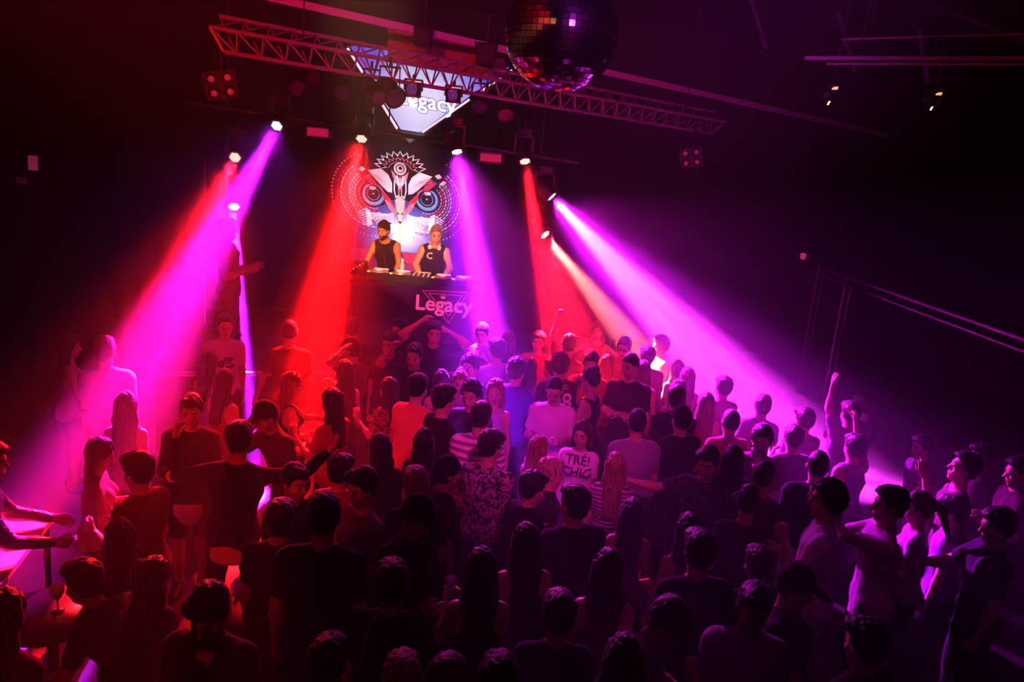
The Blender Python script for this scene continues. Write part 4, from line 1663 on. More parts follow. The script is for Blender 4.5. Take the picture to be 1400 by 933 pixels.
def tumbler(p, h, r0, label, liquid=True, z=None, name='drinking_glass', cupm=None, group='drinks in the club'):
    r = empty(name, p)
    MB().lathe([(0, 0), (r0 * .75, 0), (r0, h), (r0 * .93, h), (r0 * .7, .008), (0, .008)], n=18).build('glass', cupm or GL, r)
    if liquid:
        MB().lathe([(0, .01), (r0 * .7, .01), (r0 * .88, h * .7), (0, h * .7)], n=18).build('drink', LIQ, r)
    tag(r, label, 'glass', group)
    return r


r = empty('stemmed_glass', (T1.x + .03, T1.y + .02, 1.05))
MB().lathe([(0, .004), (.034, .0), (.036, .004), (.006, .012), (.005, .075), (.02, .09), (.04, .13), (.042, .165), (.040, .165), (.038, .13), (.015, .094), (0, .09)], n=20).build('glass', mat('frosty_violet_glass', (.5, .42, .6), rough=.15, spec=.8), r)
tag(r, 'stemmed glass on the dark bar table beside the bending person', 'glass')
tumbler((T2.x + .06, T2.y + .04, 1.02), .17, .036, 'tall tumbler with amber drink standing upright on the red lit table', cupm=CUP)
tumbler((T2.x - .02, T2.y - .1, 1.02), .11, .036, 'short tumbler in front of the tall one on the red lit table', cupm=CUP)
tumbler((T4.x - .08, T4.y - .05, 1.05), .13, .035, 'glass on the table before the blonde in profile, one of two', cupm=CUP)
tumbler((T4.x + .07, T4.y + .0, 1.05), .12, .035, 'second glass on the table before the blonde, farther from the dark raised arm', cupm=CUP)
tumbler((T3.x - .1, T3.y - .02, .75), .1, .04, 'red lit cup on the low table behind the navy V-neck', cupm=CUP, name='drinking_cup')
tumbler((T3.x + .1, T3.y + .05, .75), .09, .05, 'wide red lit cup on the low table below the violet floor gap', cupm=CUP, name='drinking_cup')
BLK, NAVY, CHAR, WHT, GREY, LAV = (.008, .008, .01), (.012, .016, .05), (.03, .028, .032), (.74, .72, .74), (.22, .21, .23), (.42, .36, .48)
REDC, WINE, ORG, TEAL, PINK, PURP, BEIGE, DENIM = (.5, .05, .05), (.16, .02, .04), (.55, .2, .08), (.05, .15, .17), (.6, .25, .38), (.22, .10, .28), (.45, .34, .26), (.03, .05, .11)
PEOPLE = []


def P(px, py, h, yaw, label, **k):
    k.update(px=px, py=py, h=h, yaw=yaw, label=label)
    PEOPLE.append(k)


# --- the two artists and the silhouetted person on the stage
P(524, 320, 1.83, 172, 'capped artist in sleeveless black top leaning over the decks', key='dj1', z=ZS, vox=.011, lean=24, hp=18, hy=-14, hair=('cap', 'black'), capback=True, top=('tank', (.02, .016, .02)), arms=('deck', 'deck'), skin='tan', bulk=1.08, beard=1, group='artists on the stage', y=11.95)
P(596, 322, 1.80, 184, 'blond muscular artist in dark tank top with headphones round the neck', key='dj2', z=ZS, vox=.011, lean=16, hp=14, hy=8, hair=('quiff', 'blonde'), top=('tank', (.03, .022, .03)), arms=('deckx', 'deckx'), bulk=1.15, group='artists on the stage', y=11.95)
P(312, 319, 1.85, -80, 'dark silhouetted person standing sideways on the stage before the violet beam', z=ZS, arms=('bent', 'bent'), hair=('short', 'black'), top=('tee', BLK), skin='deep', lean=-3, y=9.8)
# --- dark side of the hall, magenta and red beams
P(144, 480, 1.88, 12, 'broad person in pink lit shirt seen from behind in the magenta beam', hair=('short', 'brown'), top=('tee', (.62, .42, .5)), bulk=1.12, arms=('bent', 'down'), stance=.1, seedx=3)
P(96, 474, 1.70, -60, 'dim person in violet top turned to the pink shirted back', sex='f', hair=('long', 'dark'), top=('tank', LAV), arms=('fwdlow', 'drink'))
P(173, 556, 1.66, 10, 'person with very long red lit hair behind the pink shirt', sex='f', hair=('verylong', 'red'), top=('tank', WINE), arms=('down', 'down'))
P(138, 622, 1.62, -70, 'long haired person looking down at a bright drink', sex='f', hair=('long', 'red'), top=('tee', (.3, .08, .08)), hp=22, arms=('bent', 'drink'))
P(187, 645, 1.74, 70, 'round headed person facing the long haired drinker, red lit', hair=('short', 'brown'), top=('tee', (.16, .03, .03)), hp=10, arms=('bent', 'down'), bulk=1.05)
P(173, 735, 1.66, 20, 'person with glowing red hair edge above the bending back', sex='f', hair=('long', 'red'), top=('tee', BLK), hp=6)
P(112, 797, 1.72, 75, 'person in dark top bending over with pink lit collar', lean=48, hp=10, hair=('short', 'dark'), top=('tee', CHAR), arms=('rest', 'rest'), bulk=1.05)
P(202, 790, 1.52, -20, 'red haired person whose hair falls beside the bending back', sex='f', hair=('long', 'red'), top=('tee', BLK), hp=14)
P(15, 842, 1.64, -10, 'person with red glowing long hair at the bottom corner', sex='f', hair=('verylong', 'red'), top=('tee', (.1, .02, .03)))
P(-14, 632, 1.80, -62, 'person in shiny black leather jacket resting one arm on the white table', hair=('short', 'brown'), top=('jacket', (.02, .018, .025)), arms=('rest', 'rest'), key='leather', lean=10, skin='fair', vox=.011)
# --- left of the hall
P(308, 446, 1.82, -150, 'person in pink lit T-shirt with dark print before the stage edge', hair=('quiff', 'dark'), top=('tee', (.66, .45, .55)), hp=8, arms=('down', 'down'), key='tee1')
P(286, 497, 1.66, -20, 'dark long haired person below the pink T-shirt', sex='f', hair=('verylong', 'black'), top=('tank', PURP), arms=('bent', 'down'))
P(308, 523, 1.66, -25, 'second dark long haired person, in front of the first below the pink T-shirt', sex='f', hair=('verylong', 'black'), top=('tank', WINE), arms=('down', 'bent'))
P(396, 455, 1.86, 8, 'short haired person in black T-shirt standing inside the red beam', hair=('fade', 'brown'), top=('tee', (.06, .012, .014)), arms=(((.4, .1, -1), (.3, .15, -1)), 'down'), bulk=1.08)
P(399, 527, 1.68, -65, 'blonde in black tank top in profile in the red beam', sex='f', hair=('long', 'blonde'), top=('tank', (.02, .01, .012)), hp=14, arms=('fwdlow', 'bent'))
P(262, 562, 1.78, -165, 'person in open black jacket over white T-shirt facing the hall', hair=('quiff', 'dark'), top=('jacket', BLK), undershirt=(.6, .5, .48), underhem=-.30, hem=-.13, bottom=('shorts', BLK), hp=14, arms=('down', 'bent'))
P(362, 570, 1.76, 140, 'person in dark cap bowing the head behind the raised arms', hair=('cap', 'dark'), top=('tee', (.05, .015, .02)), hp=34, lean=18, arms=('drink', 'face'), skin='tan')
P(327, 602, 1.84, 2, 'black jacketed person from behind spreading both arms', hair=('short', 'black'), top=('jacket', (.004, .004, .005)), undershirt=(.62, .5, .46), underhem=-.21, hem=-.06, bottom=('trousers', (.006, .006, .008)), arms=(((.8, .15, -.25), (.3, .5, .85)), ((1, .25, .0), (.75, .35, .75))), stance=.19, skin='tan', key='spread')
P(453, 550, 1.72, 60, 'dark haired person in red top turned to the bar table', sex='f', hair=('verylong', 'dark'), top=('tee', (.42, .06, .05)), arms=('drink', 'bent'))
P(480, 509, 1.72, 40, 'tall long haired person in black tank top with bare arm', sex='f', hair=('verylong', 'brown'), top=('tank', BLK), arms=('bent', 'down'), hp=14)
P(484, 478, 1.70, 80, 'person in dark cap with hand at the brow behind the black tank top', hair=('cap', 'dark'), top=('tee', (.05, .02, .025)), arms=('head', 'bent'), skin='tan')
P(490, 446, 1.78, 15, 'short haired person standing close to the dark front of the stage', hair=('short', 'dark'), top=('tee', (.03, .012, .02)), skin='tan')
P(398, 660, 1.78, -140, 'quiffed person in navy shirt facing the hall beside the tall tumbler', hair=('quiff', 'dark'), top=('tee', NAVY), hy=15, hp=8, arms=('down', 'bent'), skin='tan')
P(391, 711, 1.74, 10, 'dark haired person from behind right in front of the navy shirt', hair=('short', 'black'), top=('tee', (.012, .008, .014)), bulk=1.05)
P(444, 708, 1.80, 4, 'broad black T-shirt back with long bare neck', hair=('short', 'black'), top=('tee', (.006, .005, .007)), bulk=1.18)
P(463, 645, 1.70, -15, 'orange lit person with one arm hanging behind the dark heads', hair=('short', 'dark'), top=('tee', (.24, .09, .06)), arms=('down', 'down'), hp=12)
P(515, 615, 1.68, 40, 'hunched person in dark hooded top with red edge light', hair=('long', 'dark'), sex='f', top=('long', (.02, .01, .014)), lean=14, hp=20)
P(503, 667, 1.70, 135, 'person in violet top with dark hair looking down', sex='f', hair=('short', 'dark'), top=('tee', (.2, .09, .18)), hp=14, arms=('bent', 'bent'))
# --- centre rows
P(573, 605, 1.68, 0, 'straight black hair hanging down a dark back below the orange T-shirt', sex='f', hair=('verylong', 'black'), top=('tee', BLK), arms=('down', 'bent'))
P(571, 664, 1.70, 12, 'pale haired person from behind in black top', hair=('short', 'pale'), top=('tee', BLK), arms=('down', 'down'))
P(607, 647, 1.76, -70, 'person in dark cap in profile beside the pale head', hair=('cap', 'dark'), top=('tee', BLK), skin='tan')
P(563, 706, 1.84, -125, 'capped person in black with dim red face looking down', hair=('cap', 'dark'), capcol=(.008, .008, .01), top=('long', BLK), hp=30, lean=8, arms=('bent', 'bent'), skin='tan', bulk=1.1)
P(652, 571, 1.78, -18, 'dark haired person in pale striped T-shirt from behind', hair=('short', 'black'), top=('tee', (.86, .72, .84), 'stripe'), lean=8, bulk=1.12, arms=('down', 'bent'))
P(674, 611, 1.88, -22, 'tall person in floral shirt from behind at the edge of the open floor', hair=('short', 'black'), top=('tee', (.42, .3, .38), 'floral'), bulk=1.08, arms=('bent', 'bent'), hy=-20)
P(612, 547, 1.70, -55, 'person in dark T-shirt turned to the long pink hair', hair=('short', 'black'), top=('tee', (.03, .012, .02)), arms=('down', 'bent'), hp=8)
P(581, 531, 1.76, -30, 'person in bright orange red T-shirt from behind', hair=('short', 'black'), top=('tee', (.72, .26, .14)), lean=6, hp=10, bulk=1.05)
P(533, 533, 1.64, 55, 'brown haired person in patterned red top beside the orange T-shirt', sex='f', hair=('long', 'brown'), top=('tee', (.4, .09, .06), 'floral'), arms=('drink', 'bent'))
P(612, 521, 1.66, 12, 'person with long rosy hair behind the bent dark T-shirt', sex='f', hair=('verylong', 'brown'), top=('tank', (.3, .12, .2)))
P(630, 525, 1.66, -170, 'person with pale headband facing the crowd', sex='f', hair=('bun', 'blonde'), top=('tank', (.3, .16, .3)), skin='fair')
P(649, 540, 1.64, 160, 'curly haired person facing the striped back', hair=('curly', 'dark'), top=('tee', (.05, .02, .06)), hp=14)
P(668, 536, 1.64, 178, 'blonde in lavender top facing the hall', sex='f', hair=('long', 'blonde'), top=('tank', (.45, .35, .55)), hp=6)
P(643, 501, 1.76, 150, 'person with bright haired edge in dark shirt before the violet beam', hair=('curly', 'brown'), top=('tee', NAVY), hp=14)
P(681, 479, 1.86, 30, 'tall broad person inside the violet pink beam', hair=('short', 'brown'), top=('tee', LAV), bulk=1.12)
P(662, 457, 1.80, 170, 'faint person holding both hands up inside the violet beam', hair=('short', 'brown'), top=('tee', (.3, .2, .35)), arms=('chin', 'chin'), hp=10)
P(585, 456, 1.92, -170, 'person with both arms folded over the head before the booth', hair=('short', 'brown'), top=('tee', (.04, .02, .05)), arms=('head', 'upbent'), skin='fair')
P(567, 487, 1.76, 170, 'dark shirted person pointing up under the raised arms', hair=('short', 'dark'), top=('tee', (.012, .008, .02)), arms=('down', ((.5, .4, .2), (-.5, .2, .7))), hp=10, skin='tan')
P(541, 471, 1.78, 165, 'person with dim face and open collar before the dark stage front', hair=('short', 'dark'), top=('tee', (.05, .02, .05)), hp=8)
P(548, 452, 1.86, 150, 'person half hidden behind the open collar, near the stage front', hair=('short', 'dark'), top=('tee', (.03, .012, .03)), skin='tan')
P(700, 507, 1.78, -35, 'person in blue violet T-shirt from behind with bright hair edge', hair=('curly', 'brown'), top=('tee', (.05, .05, .22)), arms=('bent', 'bent'))
P(697, 469, 1.78, -20, 'person with long pink lit hair between the violet and red beams', sex='f', hair=('verylong', 'brown'), top=('tank', (.3, .1, .2)))
P(742, 468, 1.80, 175, 'bright edged person facing the hall inside the red beam', hair=('short', 'brown'), top=('tee', (.35, .06, .07)), hp=6, arms=('down', 'bent'))
P(770, 472, 1.90, -30, 'person raising one fist in the red beam', hair=('short', 'dark'), top=('tee', (.2, .03, .04)), arms=('up', 'down'), curl=(1, .3))
P(774, 499, 1.78, 15, 'red haired person in sports jersey lettered LAND with number 98', hair=('curly', 'red'), top=('tee', (.035, .008, .008)), arms=('down', 'bent'), key='jersey', bulk=1.1)
P(722, 503, 1.66, -10, 'long haired person next to the blue violet T-shirt', sex='f', hair=('verylong', 'dark'), top=('tee', (.3, .07, .12)))
P(747, 505, 1.64, 55, 'dark haired person in lavender T-shirt behind the pink polo', hair=('short', 'black'), top=('tee', (.5, .42, .58)))
P(759, 534, 1.76, 172, 'person in light pink polo with dark belt looking down', hair=('fade', 'dark'), top=('tee', (.72, .5, .66)), hem=-.06, hp=24, bottom=('trousers', (.5, .22, .35)), bulk=1.1, arms=('bent', 'bent'), key='polo')
P(801, 519, 1.66, 60, 'person with phone at the ear in dark top', sex='f', hair=('bun', 'dark'), top=('tank', BLK), arms=('bent', 'face'), skin='tan')
P(816, 497, 1.68, 170, 'black haired person gesturing with both hands, face red', hair=('short', 'black'), top=('tee', (.3, .05, .05)), hp=18, arms=('drink', 'drink'))
P(818, 452, 1.72, 170, 'red person with spread arms at the head of the red beam', hair=('long', 'red'), sex='f', top=('tank', (.3, .04, .05)), arms=('outdown', 'outdown'))
P(852, 501, 1.82, 155, 'person in black T-shirt with crossed arms, red lit', hair=('fade', 'dark'), top=('tee', (.035, .012, .016)), arms=('cross', 'cross'), hy=-20, bulk=1.08)
P(855, 476, 1.80, 160, 'person in dark glasses behind the crossed arms', hair=('short', 'dark'), top=('tee', (.3, .05, .07)), key='shades')
P(836, 499, 1.64, -5, 'person with long wine red hair beside the crossed arms', sex='f', hair=('verylong', 'red'), top=('tee', WINE))
P(879, 508, 1.68, -12, 'long haired person from behind past the crossed arms', sex='f', hair=('verylong', 'red'), top=('tank', (.3, .08, .08)))
P(883, 488, 1.80, 10, 'short haired person in the haze behind the long haired backs', hair=('short', 'brown'), top=('tee', (.3, .08, .09)))
P(904, 473, 1.74, 100, 'pale hazy person in the salmon beam', hair=('curly', 'pale'), top=('tee', (.5, .3, .3)))
P(917, 506, 1.66, 8, 'pale haired person edged in white beside the salmon beam', sex='f', hair=('long', 'pale'), top=('tank', (.4, .1, .1)))
P(940, 516, 1.64, 6, 'long haired person edged pink where red meets magenta', sex='f', hair=('verylong', 'red'), top=('tank', (.4, .08, .12)))
P(917, 534, 1.62, 18, 'red lit long haired person in front of the pale edged one', sex='f', hair=('long', 'red'), top=('tank', (.3, .05, .06)))
P(934, 545, 1.78, -8, 'dark short haired person in black T-shirt past the red hair', hair=('short', 'brown'), top=('tee', (.02, .012, .016)))
P(956, 553, 1.66, -6, 'person with long red hair in front of the magenta haze', sex='f', hair=('verylong', 'red'), top=('tank', (.3, .05, .08)), arms=('down', 'bent'))
P(922, 574, 1.80, 20, 'person in dark cap with dim red neck, from behind', hair=('cap', 'dark'), top=('tee', (.014, .008, .012)), arms=('bent', 'bent'), bulk=1.1)
P(985, 530, 1.76, 20, 'hazy person with thin bright hair edge inside the magenta beam', hair=('short', 'brown'), top=('tee', (.3, .08, .2)))
P(1006, 578, 1.80, 6, 'person with shaved head in red T-shirt from behind', hair=('fade', 'brown'), top=('tee', (.5, .08, .14)), bulk=1.08)
P(1032, 602, 1.76, 155, 'curly haired person in open shirt looking down', hair=('curly', 'brown'), top=('tee', (.2, .08, .14)), vneck=1, hp=14, arms=('bent', 'bent'))
P(1046, 556, 1.68, -10, 'faint person with a hand near the chin deep in the magenta haze', hair=('short', 'brown'), top=('tee', (.3, .1, .3)), arms=('bent', 'chin'))
P(1090, 575, 1.74, 20, 'faint person with lowered arms deep in the magenta haze', hair=('short', 'brown'), top=('tee', (.3, .1, .3)), arms=('bent', 'bent'))
P(867, 579, 1.82, 3, 'person in grey lavender T-shirt seen squarely from behind', hair=('fade', 'black'), top=('tee', (.28, .22, .30)), bulk=1.12)
P(790, 594, 1.70, 170, 'long haired person in white T-shirt lettered TR\u00c9 CHIC', sex='f', hair=('verylong', 'brown'), top=('tee', (.70, .62, .70)), key='chic', hp=8, hy=-10, arms=('down', 'down'), vox=.012)
P(746, 615, 1.64, -45, 'person with long magenta lit hair next to the lettered white T-shirt', sex='f', hair=('verylong', 'blonde'), top=('tank', (.03, .012, .03)), hp=10)
P(745, 648, 1.66, -80, 'short blond haired person in profile below the magenta lit hair', hair=('short', 'pale'), top=('tee', (.03, .014, .03)), hp=6)
P(738, 668, 1.74, -60, 'dark haired person in black jacket with bare elbow lit pink', hair=('short', 'black'), top=('tee', (.01, .008, .014)), arms=('bent', 'bent'), lean=10, hp=10, bulk=1.1)
P(835, 638, 1.68, -6, 'blonde in fine striped T-shirt from behind', sex='f', hair=('verylong', 'blonde'), top=('tee', (.5, .4, .5), 'finestripe'), bottom=('trousers', DENIM))
P(775, 690, 1.80, 20, 'broad person in black shirt before the fine striped T-shirt', hair=('short', 'black'), top=('tee', (.012, .01, .02)), bulk=1.18, hy=20)
P(873, 704, 1.66, -5, 'straight black long hair beside the fine striped T-shirt', sex='f', hair=('verylong', 'black'), top=('tank', (.2, .08, .16)))
P(727, 742, 1.64, 8, 'long dark haired back in front of the black jacket', sex='f', hair=('verylong', 'black'), top=('tank', (.03, .012, .02)))
P(662, 779, 1.66, 6, 'long haired person with magenta crown edge and bare back', sex='f', hair=('verylong', 'dark'), top=('tank', (.02, .01, .02)), arms=('drink', 'down'))
P(828, 780, 1.64, -10, 'bowed dark head with pink shoulder below the black long hair', sex='f', hair=('long', 'black'), top=('tank', (.1, .03, .06)), hp=14)
P(976, 634, 1.76, 140, 'person in dark speckled shirt stretching one arm', hair=('short', 'dark'), top=('tee', (.12, .09, .16), 'speckle'), arms=('down', ((.75, .55, -.35), (.9, .45, .05))), hp=14, hy=10)
P(1006, 628, 1.66, 0, 'long haired dark back between the speckled shirt and open collar', sex='f', hair=('verylong', 'dark'), top=('tee', (.02, .01, .016)))
P(1036, 653, 1.78, -40, 'person with short faded hair in front of the open collar', hair=('fade', 'brown'), top=('tee', (.10, .05, .10)))
P(1032, 686, 1.66, -15, 'person with small hair bun, dark and dim', sex='f', hair=('bun', 'dark'), top=('tee', (.012, .008, .014)))
P(1113, 638, 1.84, -14, 'short haired person in wide black T-shirt, neck lit magenta', hair=('fade', 'brown'), top=('tee', (.014, .008, .02)), bulk=1.15)
P(1121, 684, 1.80, 68, 'curly haired person in white shirt with hand at the chin', hair=('curly', 'dark'), top=('tee', (.68, .56, .70)), hp=4, arms=('chin', 'bent'), curl=(.8, .5), hem=-.2, key='curly', vox=.011, bulk=1.08)
P(942, 726, 1.66, 12, 'long dark hair with pink edge under the stretched arm', sex='f', hair=('long', 'dark'), top=('tank', (.08, .02, .05)))
P(964, 755, 1.74, 6, 'dark head with pink lit shoulders before the long pink edged hair', hair=('short', 'black'), top=('tee', (.014, .008, .016)), bulk=1.1)
P(915, 853, 1.76, -120, 'person in violet polo bowing the head at the bottom', hair=('short', 'black'), top=('tee', (.40, .24, .46)), hp=34, lean=22, arms=('bent', 'bent'), skin='tan', vox=.011)
P(1024, 832, 1.74, 172, 'person in crumpled violet T-shirt with dim red face', hair=('quiff', 'black'), top=('tee', (.24, .13, .3)), hp=14, skin='tan', vox=.012)
P(1080, 803, 1.76, -120, 'dim person in dark cap turned to the black floor', hair=('cap', 'black'), top=('tee', (.006, .005, .007)), hp=20, skin='tan')
P(1026, 772, 1.66, 20, 'barely lit person behind the violet T-shirt', sex='f', hair=('short', 'dark'), top=('tee', (.03, .01, .02)))
P(1219, 691, 1.80, 80, 'person in white T-shirt stretching an arm and lifting a drink', hair=('short', 'dark'), top=('tee', (.46, .30, .44)), arms=(((-.5, .85, -.08), (-.95, .3, .05)), ((.3, .8, -.45), (.05, .6, .85))), curl=(.3, .8), hem=-.16, key='drinker', vox=.012, hp=2)
P(1254, 694, 1.72, 70, 'person in pale shirt standing behind the lifted drink', sex='f', hair=('ponytail', 'brown'), top=('tee', (.36, .24, .38)), arms=('bent', 'down'))
P(1292, 700, 1.74, 60, 'faint person with bent elbow in the violet haze', hair=('short', 'dark'), top=('tee', (.2, .1, .3)), arms=('down', 'hip'))
P(1266, 612, 1.66, 90, 'dim person in profile in the dark side of the hall', hair=('short', 'dark'), top=('tee', (.12, .05, .14)), arms=('outdown', 'down'))
P(1323, 640, 1.74, 75, 'dim person lifting one arm straight up', hair=('short', 'dark'), top=('tank', (.10, .04, .07)), arms=(((.35, .6, -.1), (-.05, .25, 1)), 'bent'), key='raise', hp=-10)
P(1361, 720, 1.78, 82, 'person with arm stretched out low at the dark edge', hair=('short', 'black'), top=('tee', (.02, .01, .03)), arms=('down', ((.3, .7, -.75), (.0, 1, -.25))), skin='tan')
P(1383, 646, 1.72, 80, 'barely visible person in profile by the dark edge', hair=('short', 'dark'), top=('tee', (.05, .02, .03)), arms=('bent', 'bent'))
P(1344, 626, 1.78, 60, 'barely visible head behind the straight raised arm', hair=('short', 'dark'), top=('tee', (.03, .012, .02)), skin='tan')
P(1158, 566, 1.78, 15, 'faint person with one arm up at the end of the magenta beam', hair=('short', 'brown'), top=('tee', (.25, .1, .3)), arms=('up', 'down'))
P(1176, 556, 1.74, 40, 'faint dark person beside the raised arm at the beam end', hair=('short', 'dark'), top=('tee', (.15, .06, .2)), arms=('bent', 'bent'))
P(1160, 612, 1.72, 20, 'faint person with bent raised arm below the beam end', hair=('short', 'dark'), top=('tank', (.2, .08, .25)), arms=('bent', 'upfwd'))
P(1075, 600, 1.72, 0, 'hazy magenta person behind the wide black T-shirt', hair=('short', 'brown'), top=('tee', (.2, .06, .2)), arms=('chin', 'down'))
# --- front row, nearly dark
P(284, 838, 1.78, 176, 'person in navy V-neck T-shirt looking down with red shoulder edge', hair=('short', 'black'), top=('tee', (.022, .02, .05)), vneck=1, hp=26, skin='tan', arms=('down', 'down'), vox=.010, bulk=1.08)
P(556, 932, 1.64, 10, 'pink lit crown of a head at the bottom frame edge', hair=('short', 'pale'), sex='f', top=('tee', (.1, .03, .05)))
P(600, 930, 1.62, -20, 'second low head at the bottom frame edge, dim red', hair=('short', 'brown'), top=('tee', (.05, .01, .02)))
P(672, 936, 1.66, 0, 'dark crown with violet edge at the bottom frame edge', hair=('short', 'black'), top=('tee', BLK))
P(546, 800, 1.70, 0, 'wide black back with orange bag at the hip', hair=('short', 'black'), top=('tee', BLK), bulk=1.15, key='bag')
P(770, 842, 1.74, 5, 'nearly invisible person in black at the bottom middle', hair=('short', 'black'), top=('tee', BLK))
P(860, 905, 1.68, 0, 'nearly invisible long haired person beside the violet polo', sex='f', hair=('long', 'black'), top=('tee', BLK))
P(1172, 880, 1.70, 30, 'nearly invisible person with faint red arm in the dark corner', hair=('short', 'black'), top=('tee', (.02, .008, .01)), arms=('bent', 'bent'))
P(458, 905, 1.74, 0, 'nearly invisible black back at the bottom below the bare neck', hair=('short', 'black'), top=('tee', BLK))

# ease apart people who would stand inside one another: each slides along their own sight line, growing or shrinking a little
def spot_of(k):
    r_ = ray(k['px'], k['py'])
    d = (k['h'] - .115 * k['h'] / 1.75 + k.get('z', 0) - CAMZ) / r_.z
    return V((r_.x * d, r_.y * d))


free = [k for k in PEOPLE if not k.get('y')]
for k in free:
    k['h0'], k['px0'] = k['h'], k['px']
for it in range(400):
    pos = [spot_of(k) for k in free]
    for i in range(len(free)):
        for j in range(i):
            dv = pos[i] - pos[j]
            dist = dv.length
            need = .21 * (free[i].get('bulk', 1) + free[j].get('bulk', 1)) + .05 + .05 * ((free[i].get('arms', 'd')[0] != 'down') + (free[j].get('arms', 'd')[0] != 'down'))
            if dist < need:
                a_, b_ = (free[i], free[j]) if pos[i].length > pos[j].length else (free[j], free[i])
                st = (need - dist) * .12
                a_['h'] = max(a_['h0'] - .13, 1.5, a_['h'] - st * .35)
                b_['h'] = min(b_['h0'] + .13, 1.95, b_['h'] + st * .35)
                s_ = 1 if free[i]['px'] >= free[j]['px'] else -1
                m_ = st * 22
                free[i]['px'] = min(max(free[i]['px'] + s_ * m_, free[i]['px0'] - 9), free[i]['px0'] + 9)
                free[j]['px'] = min(max(free[j]['px'] - s_ * m_, free[j]['px0'] - 9), free[j]['px0'] + 9)
    n_ = (sr - sl).normalized()
    for k, q_ in zip(free, pos):       # nobody stands inside the stage
        dd = (q_ - V((sl.x, sl.y))).dot(V((ey.x, ey.y)))
        al = (q_ - V((sl.x, sl.y))).dot(V((ex.x, ex.y)))
        if dd > -.25 and -.2 < al < L + .2:
            k['h'] = min(k['h'] + .01, 1.93)
            k['py'] = min(k['py'] + .3, k.setdefault('py0', k['py']) + 9)

BUILT = {}
for i, k in enumerate(PEOPLE):
    k['seed'] = k.get('seedx', 0) * 100 + i
    if 'hair' not in k:
        k['hair'] = ('short', 'dark')
    z = k.get('z', 0.0) + k['h'] - .12
    if k.get('y'):
        d = k['y']
        # solve the depth along the axis so that the head sits at the wanted world y
        k['depth'] = d / ray(k['px'], k['py']).y
        k.pop('y')
        k['fixz'] = k.get('z', 0)
    else:
        r_ = ray(k['px'], k['py'])
        d = (z - CAMZ) / r_.z
    if 'vox' not in k:
        k['vox'] = .0125 if d < 6.2 else (.0145 if d < 8.5 or abs(k['yaw']) > 50 else .017)
    p = build_person(k)
    if 'fixz' in k:
        p.root.location.z = k['fixz']
        p.M.translation.z = k['fixz']
    p.d = d
    BUILT[k.get('key', i)] = p
    k['_p'] = p
# ------------------------------------------------------------------ things worn or held
def local_part(p, name, mb, m):
    return mb.build(name, m, p.root)


# headphones round the neck of the blond artist
p = BUILT['dj2']
mb = MB()
c = V(p.N) + V(p.u) * .02
pts = [c + V(p.sx) * math.cos(t) * .088 + V(p.sf) * (math.sin(t) * .08 + .02) for t in [R(a) for a in range(200, 341, 14)]]
mb.path(pts, .011)
hp = local_part(p, 'headphones', mb, mat('headphone_white', (.7, .68, .7), rough=.4))
for s_ in (-1, 1):
    MB().ball(c + V(p.sx) * s_ * .07 + V(p.sf) * .095 - V((0, 0, .02)), (.032, .024, .038)).build('ear_cup', mat('headphone_white', (.7, .68, .7)), hp)
print_on_shirt(p, [('C', .13)], .1, True, .40, (.75, .72, .75), .02, side=-.06, name='chest_print')
p = BUILT['dj1']
MB().tube(V(p.P) + V(p.u) * .42 + V(p.sf) * .135, V(p.P) + V(p.u) * .02 + V(p.sf) * .135, .005, n=6).build('zip', mat('zip_metal', (.5, .42, .35), rough=.3, metal=.8), p.root)
# lettering on clothes
print_on_shirt(BUILT['chic'], [('TR\u00c9!', .115), ('CHIC', .115)], .1, True, .445, (.05, .03, .06), .008, lift=.026)
print_on_shirt(BUILT['jersey'], [('LAND', .07)], .1, False, .47, (.8, .7, .68), .008)
print_on_shirt(BUILT['jersey'], [('98', .27)], .1, False, .31, (.8, .7, .68), .010)
p = BUILT['tee1']
blotches_on_shirt(p, [(-.03, .34, .05, .04), (.05, .29, .045, .06), (-.01, .22, .06, .05), (.06, .17, .03, .03), (-.07, .27, .025, .03), (.0, .13, .03, .025)], (.10, .03, .14), 'dark_chest_print')
# belt of the pink polo
p = BUILT['polo']
f = Field((-.3, -.3, p.P[2] - .1), (.3, .3, p.P[2] + .25), .012)
f.cap(V(p.P) - V((.07, 0, 0)), V(p.P) + V((.07, 0, 0)), .134, None, .04, ((0, 1, 0), .85))
f.cap(V(p.P), V(p.P) + V(p.u) * .1, .158, .150, .04, ((0, 1, 0), .78))
f.cut(p.u, V(p.P) - V(p.u) * .02)
f.cut(-np.array(p.u), V(p.P) - V(p.u) * .10)
np_mesh('belt', [f.mesh()], cloth_mat((.012, .01, .012)), p.root)
# dark glasses
p = BUILT['shades']
mb = MB()
for s_ in (-1, 1):
    mb.ball(V(p.hl(s_ * .033, .093, .002)), (.026, .007, .018), n=12, m=8)
    mb.tube(V(p.hl(s_ * .055, .085, .006)), V(p.hl(s_ * .08, -.005, .006)), .003, n=6)
mb.tube(V(p.hl(-.012, .097, .006)), V(p.hl(.012, .097, .006)), .003, n=6)
mb.build('dark_glasses', mat('dark_glass', (.01, .01, .012), rough=.15, spec=.8), p.root)
